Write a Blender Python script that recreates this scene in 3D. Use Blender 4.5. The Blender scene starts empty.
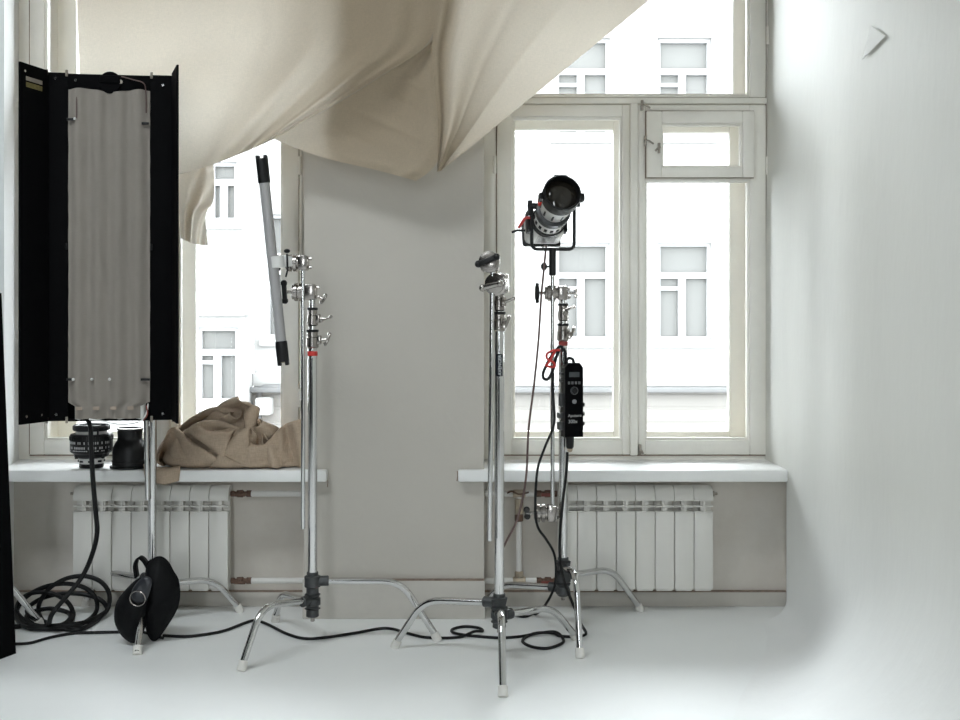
import bpy, bmesh, math, random
from mathutils import Vector, Matrix, noise
random.seed(7)
S = bpy.context.scene
COL = S.collection
PI = math.pi

# ------------------------------------------------------------------ camera
F = 1100.0            # focal length in pixels of the 960 px wide frame
HZ = 325.0            # image row of the horizon
CH = 1.186            # camera height above the floor
cd = bpy.data.cameras.new('camera')
cam = bpy.data.objects.new('camera', cd)
COL.objects.link(cam)
cam.location = (0, 0, CH)
cam.rotation_euler = (PI / 2, 0, 0)
cd.sensor_width = 36.0
cd.lens = 36.0 * F / 960.0
cd.shift_y = -(360.0 - HZ) / 960.0
cd.clip_start = 0.05
cd.clip_end = 300
S.camera = cam

# ------------------------------------------------------------------ sky, exposure
w = bpy.data.worlds.new('overcast_sky')
S.world = w
w.use_nodes = True
bg = w.node_tree.nodes['Background']
bg.inputs['Color'].default_value = (0.90, 0.968, 1.0, 1)
bg.inputs['Strength'].default_value = 15.0
S.view_settings.view_transform = 'Standard'
S.view_settings.look = 'None'
S.view_settings.gamma = 1.0
S.view_settings.use_curve_mapping = False
S.view_settings.exposure = 0.22
cy = S.cycles
cy.max_bounces = 14
cy.diffuse_bounces = 10
cy.glossy_bounces = 6
cy.transmission_bounces = 6
cy.transparent_max_bounces = 24
cy.caustics_reflective = False
cy.caustics_refractive = False
cy.use_denoising = True
cy.sample_clamp_indirect = 6.0


def portal(c, sx, sz, facing):
    """sky portal filling a window opening: guides daylight sampling, gives no light itself"""
    l = bpy.data.lights.new('daylight_portal', 'AREA')
    l.shape = 'RECTANGLE'
    l.size, l.size_y = sx, sz
    l.cycles.is_portal = True
    o = bpy.data.objects.new('daylight_portal', l)
    COL.objects.link(o)
    o.location = c
    o.rotation_euler = Vector(facing).to_track_quat('-Z', 'Y').to_euler()


portal((0.636, 5.16, 1.8), 1.26, 2.4, (0, -1, 0))
portal((-1.38, 5.16, 1.8), 1.26, 2.4, (0, -1, 0))
BACK = (-1.1, -0.5)                                     # made-up tall window behind the camera, added for fill light
portal((-0.8, -3.55, 2.45), 0.6, 2.9, (0, 1, 0))
SKY = (-3.4, -0.8, 1.4, 2.2)                             # made-up ceiling skylight, added to brighten the floor, out of view
portal((-2.1, 1.8, 4.3), 2.6, 0.8, (0, 0, -1))


# ------------------------------------------------------------------ helpers
def P(x, y, Y):
    """point seen at pixel (x, y) at the distance Y from the camera"""
    return Vector(((x - 480.0) * Y / F, Y, CH - (y - HZ) * Y / F))


def PF(x, y):
    """floor point seen at pixel (x, y)"""
    Y = CH * F / (y - HZ)
    return Vector(((x - 480.0) * Y / F, Y, 0.0))


ORG = {}


def link(o, parent=None, org=None):
    COL.objects.link(o)
    if parent is not None:
        o.parent = parent
    return o


def tag(o, label=None, cat=None, group=None, kind=None):
    if label: o['label'] = label
    if cat: o['category'] = cat
    if group: o['group'] = group
    if kind: o['kind'] = kind
    return o


def thing(name, loc, label=None, cat=None, group=None, kind=None):
    o = bpy.data.objects.new(name, None)
    o.empty_display_size = 0.05
    COL.objects.link(o)
    o.location = loc
    ORG[o.name] = Vector(loc)
    return tag(o, label, cat, group, kind)


def basis(d):
    d = Vector(d).normalized()
    up = Vector((0, 0, 1)) if abs(d.z) < 0.95 else Vector((0, 1, 0))
    a = up.cross(d).normalized()
    b = d.cross(a).normalized()
    return a, b, d


class MB:
    """collects geometry in world coordinates, then becomes one mesh object"""

    def __init__(s):
        s.v, s.f = [], []

    def add(s, v, f):
        n = len(s.v)
        s.v += [Vector(p) for p in v]
        s.f += [tuple(i + n for i in q) for q in f]
        return s

    def box(s, x0, x1, y0, y1, z0, z1, bev=0.0, M=None):
        if x1 < x0: x0, x1 = x1, x0
        if y1 < y0: y0, y1 = y1, y0
        if z1 < z0: z0, z1 = z1, z0
        if bev <= 0:
            v = [(x, y, z) for z in (z0, z1) for y in (y0, y1) for x in (x0, x1)]
            f = [(0, 2, 3, 1), (4, 5, 7, 6), (0, 1, 5, 4), (2, 6, 7, 3), (0, 4, 6, 2), (1, 3, 7, 5)]
        else:
            bm = bmesh.new()
            bmesh.ops.create_cube(bm, size=1.0)
            for q in bm.verts:
                q.co = ((x0 + x1) / 2 + q.co.x * (x1 - x0), (y0 + y1) / 2 + q.co.y * (y1 - y0), (z0 + z1) / 2 + q.co.z * (z1 - z0))
            b = min(bev, 0.45 * min(x1 - x0, y1 - y0, z1 - z0))
            bmesh.ops.bevel(bm, geom=bm.edges[:], offset=b, segments=2, profile=0.5, affect='EDGES')
            bm.verts.ensure_lookup_table()
            bm.verts.index_update()
            v = [q.co.copy() for q in bm.verts]
            f = [tuple(q.index for q in g.verts) for g in bm.faces]
            bm.free()
        if M is not None:
            v = [M @ Vector(p) for p in v]
        return s.add(v, f)

    def obox(s, c, sx, sy, sz, ax, ay, az, bev=0.0):
        """box centred at c with its own axes"""
        M = Matrix((Vector(ax).normalized(), Vector(ay).normalized(), Vector(az).normalized())).transposed().to_4x4()
        M.translation = Vector(c)
        return s.box(-sx / 2, sx / 2, -sy / 2, sy / 2, -sz / 2, sz / 2, bev, M)

    def lathe(s, prof, o, d, n=20, cap=True):
        """prof = [(radius, distance along d)]"""
        a, b, d = basis(d)
        o = Vector(o)
        v, f = [], []
        for r, t in prof:
            for k in range(n):
                A = 2 * PI * k / n
                v.append(o + d * t + a * (r * math.cos(A)) + b * (r * math.sin(A)))
        for i in range(len(prof) - 1):
            for k in range(n):
                k2 = (k + 1) % n
                f.append((i * n + k, i * n + k2, (i + 1) * n + k2, (i + 1) * n + k))
        if cap:
            f.append(tuple(range(n - 1, -1, -1)))
            f.append(tuple((len(prof) - 1) * n + k for k in range(n)))
        return s.add(v, f)

    def cyl(s, p0, p1, r, r1=None, n=16):
        p0, p1 = Vector(p0), Vector(p1)
        L = (p1 - p0).length
        r1 = r if r1 is None else r1
        c = min(r, r1, L / 2) * 0.15
        return s.lathe([(r - c, 0), (r, c), (r1, L - c), (r1 - c, L)], p0, p1 - p0, n)

    def tube(s, pts, r, n=10, closed=False, rf=None):
        pts = [Vector(p) for p in pts]
        m = len(pts)
        T = []
        for i in range(m):
            if closed:
                t = pts[(i + 1) % m] - pts[i - 1]
            else:
                t = pts[min(i + 1, m - 1)] - pts[max(i - 1, 0)]
            T.append(t.normalized() if t.length > 1e-9 else Vector((0, 0, 1)))
        a, b, _ = basis(T[0])
        v, f = [], []
        for i in range(m):
            a = (a - T[i] * a.dot(T[i])).normalized()
            b = T[i].cross(a)
            rr = r if rf is None else r * rf(i / max(1, m - 1))
            for k in range(n):
                A = 2 * PI * k / n
                v.append(pts[i] + a * (rr * math.cos(A)) + b * (rr * math.sin(A)))
        for i in range(m if closed else m - 1):
            j = (i + 1) % m
            for k in range(n):
                k2 = (k + 1) % n
                f.append((i * n + k, i * n + k2, j * n + k2, j * n + k))
        if not closed:
            f.append(tuple(range(n - 1, -1, -1)))
            f.append(tuple((m - 1) * n + k for k in range(n)))
        return s.add(v, f)

    def ball(s, c, rx, ry=None, rz=None, n=14, axes=None):
        ry = rx if ry is None else ry
        rz = rx if rz is None else rz
        ax = axes or (Vector((1, 0, 0)), Vector((0, 1, 0)), Vector((0, 0, 1)))
        c = Vector(c)
        v, f = [], []
        m = n // 2
        for i in range(1, m):
            t = PI * i / m
            for k in range(n):
                A = 2 * PI * k / n
                v.append(c + ax[0] * (rx * math.sin(t) * math.cos(A)) + ax[1] * (ry * math.sin(t) * math.sin(A)) + ax[2] * (rz * math.cos(t)))
        top = len(v); v.append(c + ax[2] * rz)
        bot = len(v); v.append(c - ax[2] * rz)
        for i in range(m - 2):
            for k in range(n):
                k2 = (k + 1) % n
                f.append((i * n + k, (i + 1) * n + k, (i + 1) * n + k2, i * n + k2))
        for k in range(n):
            k2 = (k + 1) % n
            f.append((top, k, k2))
            f.append((bot, (m - 2) * n + k2, (m - 2) * n + k))
        return s.add(v, f)

    def prism(s, poly, d):
        """closed polygon of points extruded by the vector d"""
        d = Vector(d)
        n = len(poly)
        v = [Vector(p) for p in poly] + [Vector(p) + d for p in poly]
        f = [tuple(range(n - 1, -1, -1)), tuple(range(n, 2 * n))]
        f += [(k, (k + 1) % n, n + (k + 1) % n, n + k) for k in range(n)]
        return s.add(v, f)

    def grid(s, rows):
        n = len(rows[0])
        v = [p for r in rows for p in r]
        f = [(i * n + k, i * n + k + 1, (i + 1) * n + k + 1, (i + 1) * n + k) for i in range(len(rows) - 1) for k in range(n - 1)]
        return s.add(v, f)

    def build(s, name, m, parent=None, ang=35, fix=True):
        org = Vector((0, 0, 0))
        if parent is not None:
            org = ORG.get(parent.name, org)
        me = bpy.data.meshes.new(name)
        me.from_pydata([p - org for p in s.v], [], s.f)
        if fix:
            bm = bmesh.new()
            bm.from_mesh(me)
            bmesh.ops.recalc_face_normals(bm, faces=bm.faces[:])
            bm.to_mesh(me)
            bm.free()
        me.polygons.foreach_set('use_smooth', [True] * len(me.polygons))
        me.set_sharp_from_angle(angle=math.radians(ang))
        me.materials.append(m)
        me.update()
        o = bpy.data.objects.new(name, me)
        COL.objects.link(o)
        if parent is not None:
            o.parent = parent
        ORG[o.name] = org
        return o


def fillet(pts, r, n=7):
    """rounds the corners of a polyline"""
    pts = [Vector(p) for p in pts]
    out = [pts[0]]
    for i in range(1, len(pts) - 1):
        a, b, c = pts[i - 1], pts[i], pts[i + 1]
        d = min(r, (a - b).length * 0.45, (c - b).length * 0.45)
        p = b + (a - b).normalized() * d
        q = b + (c - b).normalized() * d
        for k in range(n + 1):
            t = k / n
            out.append(p * (1 - t) ** 2 + b * (2 * t * (1 - t)) + q * t * t)
    out.append(pts[-1])
    return out


def spline(pts, n=8, closed=False):
    pts = [Vector(p) for p in pts]
    m = len(pts)
    out = []
    for i in range(m if closed else m - 1):
        if closed:
            a, b, c, d = pts[i - 1], pts[i], pts[(i + 1) % m], pts[(i + 2) % m]
        else:
            a, b, c, d = pts[max(0, i - 1)], pts[i], pts[i + 1], pts[min(m - 1, i + 2)]
        for k in range(n):
            t = k / n
            out.append(0.5 * ((2 * b) + (c - a) * t + (2 * a - 5 * b + 4 * c - d) * t * t + (3 * b - a - 3 * c + d) * t ** 3))
    if not closed:
        out.append(pts[-1])
    return out


# ------------------------------------------------------------------ materials
def mat(name, col, rough=0.6, metal=0.0, var=0.0, scale=8.0, bump=0.0, bscale=60.0, col2=None, spec=0.5, stretch=None):
    m = bpy.data.materials.new(name)
    m.use_nodes = True
    nt = m.node_tree
    b = nt.nodes['Principled BSDF']
    b.inputs['Base Color'].default_value = (*col, 1)
    b.inputs['Roughness'].default_value = rough
    b.inputs['Metallic'].default_value = metal
    b.inputs['Specular IOR Level'].default_value = spec
    if var or bump:
        tc = nt.nodes.new('ShaderNodeTexCoord')
        mp = nt.nodes.new('ShaderNodeMapping')
        nt.links.new(tc.outputs['Object'], mp.inputs[0])
        if stretch: mp.inputs['Scale'].default_value = stretch
    if var:
        nz = nt.nodes.new('ShaderNodeTexNoise')
        nz.inputs['Scale'].default_value = scale
        nz.inputs['Detail'].default_value = 6
        nz.inputs['Roughness'].default_value = 0.65
        nt.links.new(mp.outputs[0], nz.inputs['Vector'])
        rp = nt.nodes.new('ShaderNodeValToRGB')
        rp.color_ramp.elements[0].position = 0.3
        rp.color_ramp.elements[1].position = 0.7
        c2 = col2 or tuple(max(0, c * (1 - var)) for c in col)
        rp.color_ramp.elements[0].color = (*c2, 1)
        rp.color_ramp.elements[1].color = (*col, 1)
        nt.links.new(nz.outputs[0], rp.inputs[0])
        nt.links.new(rp.outputs[0], b.inputs['Base Color'])
    if bump:
        nb = nt.nodes.new('ShaderNodeTexNoise')
        nb.inputs['Scale'].default_value = bscale
        nb.inputs['Detail'].default_value = 5
        nt.links.new(mp.outputs[0], nb.inputs['Vector'])
        bp = nt.nodes.new('ShaderNodeBump')
        bp.inputs['Strength'].default_value = bump
        bp.inputs['Distance'].default_value = 0.004
        nt.links.new(nb.outputs[0], bp.inputs['Height'])
        nt.links.new(bp.outputs[0], b.inputs['Normal'])
    return m


def cloth_mat(name, col, trans, weave=900.0, var=0.06, bump=0.25, tcol=None, mottle=(0.80, 1.08)):
    m = mat(name, col, 0.9, 0, var, 14.0, 0, spec=0.1)
    nt = m.node_tree
    b = nt.nodes['Principled BSDF']
    tc = nt.nodes.new('ShaderNodeTexCoord')
    hs = []
    for sc_ in ((weave, 40, weave * 0.08), (weave * 0.08, 40, weave)):
        mp = nt.nodes.new('ShaderNodeMapping')
        mp.inputs['Scale'].default_value = sc_
        nt.links.new(tc.outputs['Object'], mp.inputs[0])
        nz = nt.nodes.new('ShaderNodeTexNoise')
        nz.inputs['Scale'].default_value = 1.0
        nz.inputs['Detail'].default_value = 3
        nt.links.new(mp.outputs[0], nz.inputs['Vector'])
        hs.append(nz)
    ad = nt.nodes.new('ShaderNodeMath')
    wv = nt.nodes.new('ShaderNodeMapRange')
    wv.inputs['From Min'].default_value = 0.75
    wv.inputs['From Max'].default_value = 1.25
    wv.inputs['To Min'].default_value = mottle[0]
    wv.inputs['To Max'].default_value = mottle[1]
    nt.links.new(ad.outputs[0], wv.inputs['Value'])
    vm = nt.nodes.new('ShaderNodeVectorMath'); vm.operation = 'SCALE'
    old = b.inputs['Base Color'].links[0].from_socket
    nt.links.new(old, vm.inputs[0]); nt.links.new(wv.outputs[0], vm.inputs['Scale'])
    nt.links.new(vm.outputs[0], b.inputs['Base Color'])
    nt.links.new(hs[0].outputs[0], ad.inputs[0])
    nt.links.new(hs[1].outputs[0], ad.inputs[1])
    bp = nt.nodes.new('ShaderNodeBump')
    bp.inputs['Strength'].default_value = bump
    bp.inputs['Distance'].default_value = 0.002
    nt.links.new(ad.outputs[0], bp.inputs['Height'])
    nt.links.new(bp.outputs[0], b.inputs['Normal'])
    tr = nt.nodes.new('ShaderNodeBsdfTranslucent')
    tr.inputs['Color'].default_value = (*(tcol or (col[0], col[1] * 0.96, col[2] * 0.9)), 1)
    nt.links.new(bp.outputs[0], tr.inputs['Normal'])
    mx = nt.nodes.new('ShaderNodeMixShader')
    mx.inputs[0].default_value = trans
    nt.links.new(b.outputs[0], mx.inputs[1])
    nt.links.new(tr.outputs[0], mx.inputs[2])
    nt.links.new(mx.outputs[0], nt.nodes['Material Output'].inputs['Surface'])
    return m


def glass_mat(name, refl=0.06, tint=(1, 1, 1)):
    m = bpy.data.materials.new(name)
    m.use_nodes = True
    nt = m.node_tree
    nt.nodes.clear()
    out = nt.nodes.new('ShaderNodeOutputMaterial')
    tr = nt.nodes.new('ShaderNodeBsdfTransparent')
    tr.inputs[0].default_value = (*tint, 1)
    gl = nt.nodes.new('ShaderNodeBsdfGlossy')
    gl.inputs['Roughness'].default_value = 0.02
    lw = nt.nodes.new('ShaderNodeFresnel')
    lw.inputs['IOR'].default_value = 1.3
    mx = nt.nodes.new('ShaderNodeMixShader')
    nt.links.new(lw.outputs[0], mx.inputs[0])
    nt.links.new(tr.outputs[0], mx.inputs[1])
    nt.links.new(gl.outputs[0], mx.inputs[2])
    nt.links.new(mx.outputs[0], out.inputs[0])
    return m


M = {}
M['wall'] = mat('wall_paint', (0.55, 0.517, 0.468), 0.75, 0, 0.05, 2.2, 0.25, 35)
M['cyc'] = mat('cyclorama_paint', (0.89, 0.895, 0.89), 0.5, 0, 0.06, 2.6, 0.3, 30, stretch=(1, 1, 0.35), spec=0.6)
M['floor'] = mat('floor_paint', (0.895, 0.905, 0.90), 0.42, 0, 0.05, 1.6, 0.12, 50, spec=0.8)
cyc_nt = M['cyc'].node_tree          # wall greyed above the cove: its weaker light is put into the colour
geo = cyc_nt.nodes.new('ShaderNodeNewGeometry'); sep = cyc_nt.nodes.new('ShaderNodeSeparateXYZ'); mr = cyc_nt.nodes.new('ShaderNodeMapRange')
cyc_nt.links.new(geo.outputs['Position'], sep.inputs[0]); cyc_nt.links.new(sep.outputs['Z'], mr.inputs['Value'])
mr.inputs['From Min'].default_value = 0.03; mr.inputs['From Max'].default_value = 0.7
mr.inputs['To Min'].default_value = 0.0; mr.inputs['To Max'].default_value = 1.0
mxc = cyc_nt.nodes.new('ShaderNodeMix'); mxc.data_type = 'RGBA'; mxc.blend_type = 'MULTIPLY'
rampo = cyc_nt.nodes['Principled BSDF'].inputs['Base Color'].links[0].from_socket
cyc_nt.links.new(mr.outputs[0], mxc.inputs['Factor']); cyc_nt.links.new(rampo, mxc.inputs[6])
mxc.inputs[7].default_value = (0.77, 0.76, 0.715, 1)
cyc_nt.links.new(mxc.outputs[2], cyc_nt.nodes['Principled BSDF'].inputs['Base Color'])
M['ceil'] = mat('ceiling_paint', (0.83, 0.83, 0.81), 0.8, 0, 0.03, 3)
M['lwall'] = mat('lit_wall_paint', (0.88, 0.885, 0.88), 0.6, 0, 0.04, 2.6, 0.25, 30)  # lighter copy of the white wall; window light put into the colour
M['dark'] = mat('dark_reflection_wall', (0.035, 0.033, 0.032), 0.9, 0, 0.3, 3)  # for unseen walls, made dark to give the chrome dark streaks
M['niche'] = mat('niche_paint', (0.72, 0.68, 0.63), 0.75, 0, 0.10, 5, 0.3, 30, col2=(0.65, 0.60, 0.54))
M['base'] = mat('baseboard_paint', (0.59, 0.56, 0.515), 0.6, 0, 0.08, 9, 0.2, 40)
M['frame'] = mat('window_paint', (0.91, 0.885, 0.825), 0.45, 0, 0.06, 7, 0.15, 60)
M['crack'] = mat('old_paint_crack', (0.32, 0.24, 0.19), 0.8, 0, 0.4, 60)
M['sill'] = mat('sill_paint', (0.89, 0.89, 0.88), 0.45, 0, 0.05, 6, 0.12, 40)
M['rad'] = mat('radiator_enamel', (0.76, 0.74, 0.70), 0.4, 0, 0.03, 10)
M['radin'] = mat('radiator_channel', (0.55, 0.53, 0.50), 0.6)
M['pipe'] = mat('painted_pipe', (0.78, 0.76, 0.73), 0.5, 0, 0.06, 25)
M['rust'] = mat('rusty_valve', (0.20, 0.12, 0.085), 0.7, 0.2, 0.6, 70, 0.4, 120, col2=(0.08, 0.045, 0.032))
M['brass'] = mat('worn_brass', (0.62, 0.52, 0.40), 0.45, 0.6, 0.4, 60)
M['redv'] = mat('red_valve_handle', (0.24, 0.055, 0.04), 0.5, 0, 0.3, 60)
M['glass'] = glass_mat('window_glass')
M['hw'] = mat('window_hardware', (0.42, 0.38, 0.33), 0.4, 0.7, 0.3, 80)
M['chrome'] = mat('chrome_steel', (0.66, 0.655, 0.65), 0.12, 1.0)
M['steel'] = mat('cast_grip_metal', (0.43, 0.40, 0.375), 0.24, 1.0, 0.25, 45)
M['grey'] = mat('grey_cast_base', (0.085, 0.088, 0.09), 0.45, 0.6, 0.4, 40, 0.2, 80)
M['black'] = mat('black_plastic', (0.006, 0.006, 0.0065), 0.42, spec=0.35)
M['matte'] = mat('matte_black_panel', (0.0025, 0.0025, 0.003), 0.75, 0, 0.2, 20, spec=0.06)
M['rubber'] = mat('black_rubber_cable', (0.005, 0.005, 0.0055), 0.5, spec=0.3)
M['brownc'] = mat('brown_cable', (0.10, 0.06, 0.055), 0.5)
M['foot'] = mat('clear_rubber_foot', (0.72, 0.70, 0.66), 0.4)
M['red'] = mat('red_plastic', (0.55, 0.035, 0.03), 0.45)
M['darkred'] = mat('dark_red_band', (0.30, 0.04, 0.035), 0.5)
M['white'] = mat('white_enamel', (0.72, 0.71, 0.69), 0.35)
M['silver'] = mat('silver_label', (0.55, 0.54, 0.52), 0.4, 0.3, 0.25, 160)
M['print'] = mat('grey_print', (0.42, 0.42, 0.42), 0.6)
M['printw'] = mat('white_print', (0.75, 0.76, 0.77), 0.5)
M['yellow'] = mat('yellow_label', (0.22, 0.18, 0.06), 0.5, 0, 0.6, 90)
M['bag'] = mat('sandbag_nylon', (0.004, 0.0042, 0.005), 0.6, 0, 0.2, 30, 0.6, 45, spec=0.15)
M['lensg'] = mat('dark_lens_glass', (0.020, 0.017, 0.013), 0.06, 0, 0)
M['tubeg'] = mat('grey_diffuser_tube', (0.36, 0.35, 0.35), 0.35)
M['muslin'] = cloth_mat('cream_muslin', (0.53, 0.43, 0.315), 0.46, tcol=(0.65, 0.615, 0.545))
M['linen'] = cloth_mat('tan_backdrop_canvas', (0.60, 0.475, 0.36), 0.15, 600, 0.22, 0.3)
M['diff'] = cloth_mat('grey_diffusion_cloth', (0.31, 0.28, 0.25), 0.15, 500, 0.06, 0.03, mottle=(0.98, 1.02))
M['tubew'] = mat('fluorescent_tube_glass', (0.75, 0.75, 0.72), 0.2)
M['plaster'] = mat('facade_plaster', (0.19, 0.188, 0.182), 0.85, 0, 0.04, 0.7, 0.2, 6)
M['stone'] = mat('facade_base_stone', (0.105, 0.099, 0.091), 0.85, 0, 0.06, 1.2)
M['cornice'] = mat('facade_cornice', (0.062, 0.062, 0.062), 0.8, 0, 0.1, 2)
M['fwin'] = mat('facade_window_frame', (0.19, 0.19, 0.19), 0.6)
M['fpane'] = mat('facade_pane_with_curtain', (0.078, 0.078, 0.075), 0.6, spec=0.12)
M['street'] = mat('street_asphalt', (0.30, 0.30, 0.30), 0.9, 0, 0.1, 1)
M['bluegrey'] = mat('dark_blue_sticker', (0.012, 0.015, 0.022), 0.8, spec=0.1)
# ------------------------------------------------------------------ room shell
WY = 4.45                        # face of the pier between the windows
NY = 4.65                        # back of the radiator niches
OY = 5.22                        # outer face of the wall
ZC = 4.2                         # ceiling
XR = 1.235                       # right wall
XL, XB = -5.0, -3.5              # far left wall, wall behind the camera (y)
PL, PR = -0.712, 0.016           # pier
LFX, LBX = -1.925, -2.0          # left edge of the left window niche, front and back
ZS = 0.604                       # top of the window sills
ZT = 2.98                        # head of the windows

tag(MB().box(XL - 0.3, XR + 0.3, XB - 0.3, OY, -0.15, 0).build('floor', M['floor']), 'white painted studio floor', kind='structure')
m = MB()
m.box(XL - 0.3, SKY[0], XB - 0.3, OY, ZC, ZC + 0.2)
m.box(SKY[1], XR + 0.3, XB - 0.3, OY, ZC, ZC + 0.2)
m.box(SKY[0], SKY[1], XB - 0.3, SKY[2], ZC, ZC + 0.2)
m.box(SKY[0], SKY[1], SKY[3], OY, ZC, ZC + 0.2)
tag(m.build('ceiling', M['ceil']), 'white ceiling', kind='structure')

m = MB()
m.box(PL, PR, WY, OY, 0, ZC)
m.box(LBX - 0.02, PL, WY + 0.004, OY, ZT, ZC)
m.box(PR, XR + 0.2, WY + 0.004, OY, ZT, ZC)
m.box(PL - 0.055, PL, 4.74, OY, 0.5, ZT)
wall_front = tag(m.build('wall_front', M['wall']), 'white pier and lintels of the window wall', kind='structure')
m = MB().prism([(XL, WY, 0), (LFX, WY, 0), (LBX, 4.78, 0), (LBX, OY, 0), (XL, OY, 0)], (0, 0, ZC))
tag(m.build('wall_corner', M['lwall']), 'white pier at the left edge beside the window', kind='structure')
n_ = MB()
n_.box(LBX - 0.02, PL, NY, OY, 0, 0.56)
n_.build('niche_panel', M['niche'], wall_front)
n_ = MB()
n_.box(PR, XR + 0.1, NY, OY, 0, 0.56)
n_.build('niche_panel', M['niche'], wall_front)

# right wall: a painted cyclorama that runs into the floor in a cove
rows = []
for Y in [XB - 0.2, 0, 1.5, 2.4, 2.8, 3.2, 3.5, 3.8, 4.0, 4.2, 4.35, 4.40, 4.43]:
    t = min(1, max(0, (Y - 3.0) / 1.4))
    t = t * t * (3 - 2 * t)
    r = 0.50 * (1 - t) + 0.085 * t
    row = [Vector((XR - r - 0.03, Y, 0.0006)), Vector((XR - r - 0.01, Y, 0.0012))]
    for k in range(13):
        A = PI / 2 * k / 12
        row.append(Vector((XR - r + r * math.sin(A), Y, 0.0015 + r - r * math.cos(A))))
    row += [Vector((XR, Y, 1.4)), Vector((XR + 0.01, Y, 2.4)), Vector((XR + 0.01, Y, ZC))]
    rows.append(row)
m = MB().grid(rows)
m.grid([[Vector((XR, Y, 0.55)), Vector((XR, Y, 1.4)), Vector((XR + 0.01, Y, 2.4)), Vector((XR + 0.01, Y, ZC))] for Y in (4.43, 4.6, OY)])
m.box(XR + 0.06, XR + 0.3, 4.43, OY, 0, 0.56)
m.box(XR + 0.013, XR + 0.3, XB - 0.3, 4.431, 0, ZC)
m.box(XR + 0.013, XR + 0.3, 4.431, OY, 0.56, ZC)
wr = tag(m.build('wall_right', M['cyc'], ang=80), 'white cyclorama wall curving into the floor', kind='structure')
# torn corner of pale paint high on the right wall
m = MB()
q = [(1.2335, 3.485, 2.125), (1.2335, 3.36, 2.085), (1.2335, 3.56, 1.985)]
q = [(XR - 0.002, F * XR / (872 - 480), 0), (XR - 0.002, F * XR / (886 - 480), 0), (XR - 0.002, F * XR / (863 - 480), 0)]
q = [Vector((a, b, CH - (y - HZ) * b / F)) for (a, b, _), y in zip(q, (26, 36, 60))]
m.prism(q, (-0.0008, 0, 0))
m.build('paint_patch', mat('fresh_paint_patch', (0.80, 0.80, 0.775), 0.6), wr)

# far left wall and wall behind the camera
m = MB()
m.box(XL - 0.3, XL, XB - 0.3, OY, 0, ZC)
tag(m.build('wall_left', M['dark']), 'unseen far left wall, darkened for the chrome reflections', kind='structure')
m = MB()
m.box(XL, BACK[0], XB - 0.3, XB, 0, ZC)
m.box(BACK[1], XR + 0.3, XB - 0.3, XB, 0, ZC)
m.box(BACK[0], BACK[1], XB - 0.3, XB, 0, 1.0)
m.box(BACK[0], BACK[1], XB - 0.3, XB, 3.9, ZC)
tag(m.build('wall_back', M['dark']), 'unseen wall behind the camera, darkened for the chrome reflections', kind='structure')

# baseboards
zb = 0.158
bb = MB()
bb.box(PL - 0.004, PR + 0.004, WY - 0.014, WY, 0, zb, 0.003)
bo = tag(bb.build('baseboard_front', M['base']), 'white baseboard along the pier', kind='structure')
MB().box(PL + 0.01, PR, WY - 0.0155, WY - 0.004, zb - 0.003, zb + 0.0035).build('dirty_top_edge', M['crack'], bo)
for i, (a, b) in enumerate(((LBX, PL), (PR, XR + 0.055))):
    o = MB().box(a, b, NY - 0.016, NY, 0, 0.062, 0.003).build('baseboard_niche_%d' % (i + 1), M['base'])
    tag(o, 'low baseboard at the back of the radiator niche', kind='structure')
    MB().box(a, b, NY - 0.0165, NY, 0.060, 0.0655).build('dirty_top_edge', M['crack'], o)
# small cracks of old paint on the pier where the sills end
SC = F / WY
def crack(pts, r, parent):
    MB().tube([P(x, y, WY + 0.0005) for x, y in pts], r, 5).build('paint_crack', M['crack'], parent)
crack([(316, 472.5), (322, 472), (327, 473)], 0.0022, wall_front)
crack([(327, 476), (328, 482), (327.5, 487)], 0.0022, wall_front)
crack([(457.5, 471), (458, 476), (457, 481)], 0.003, wall_front)


# ------------------------------------------------------------------ windows
def zi(y): return CH - (y - HZ) * 4.76 / F
def zo(y): return CH - (y - HZ) * 5.08 / F


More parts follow.
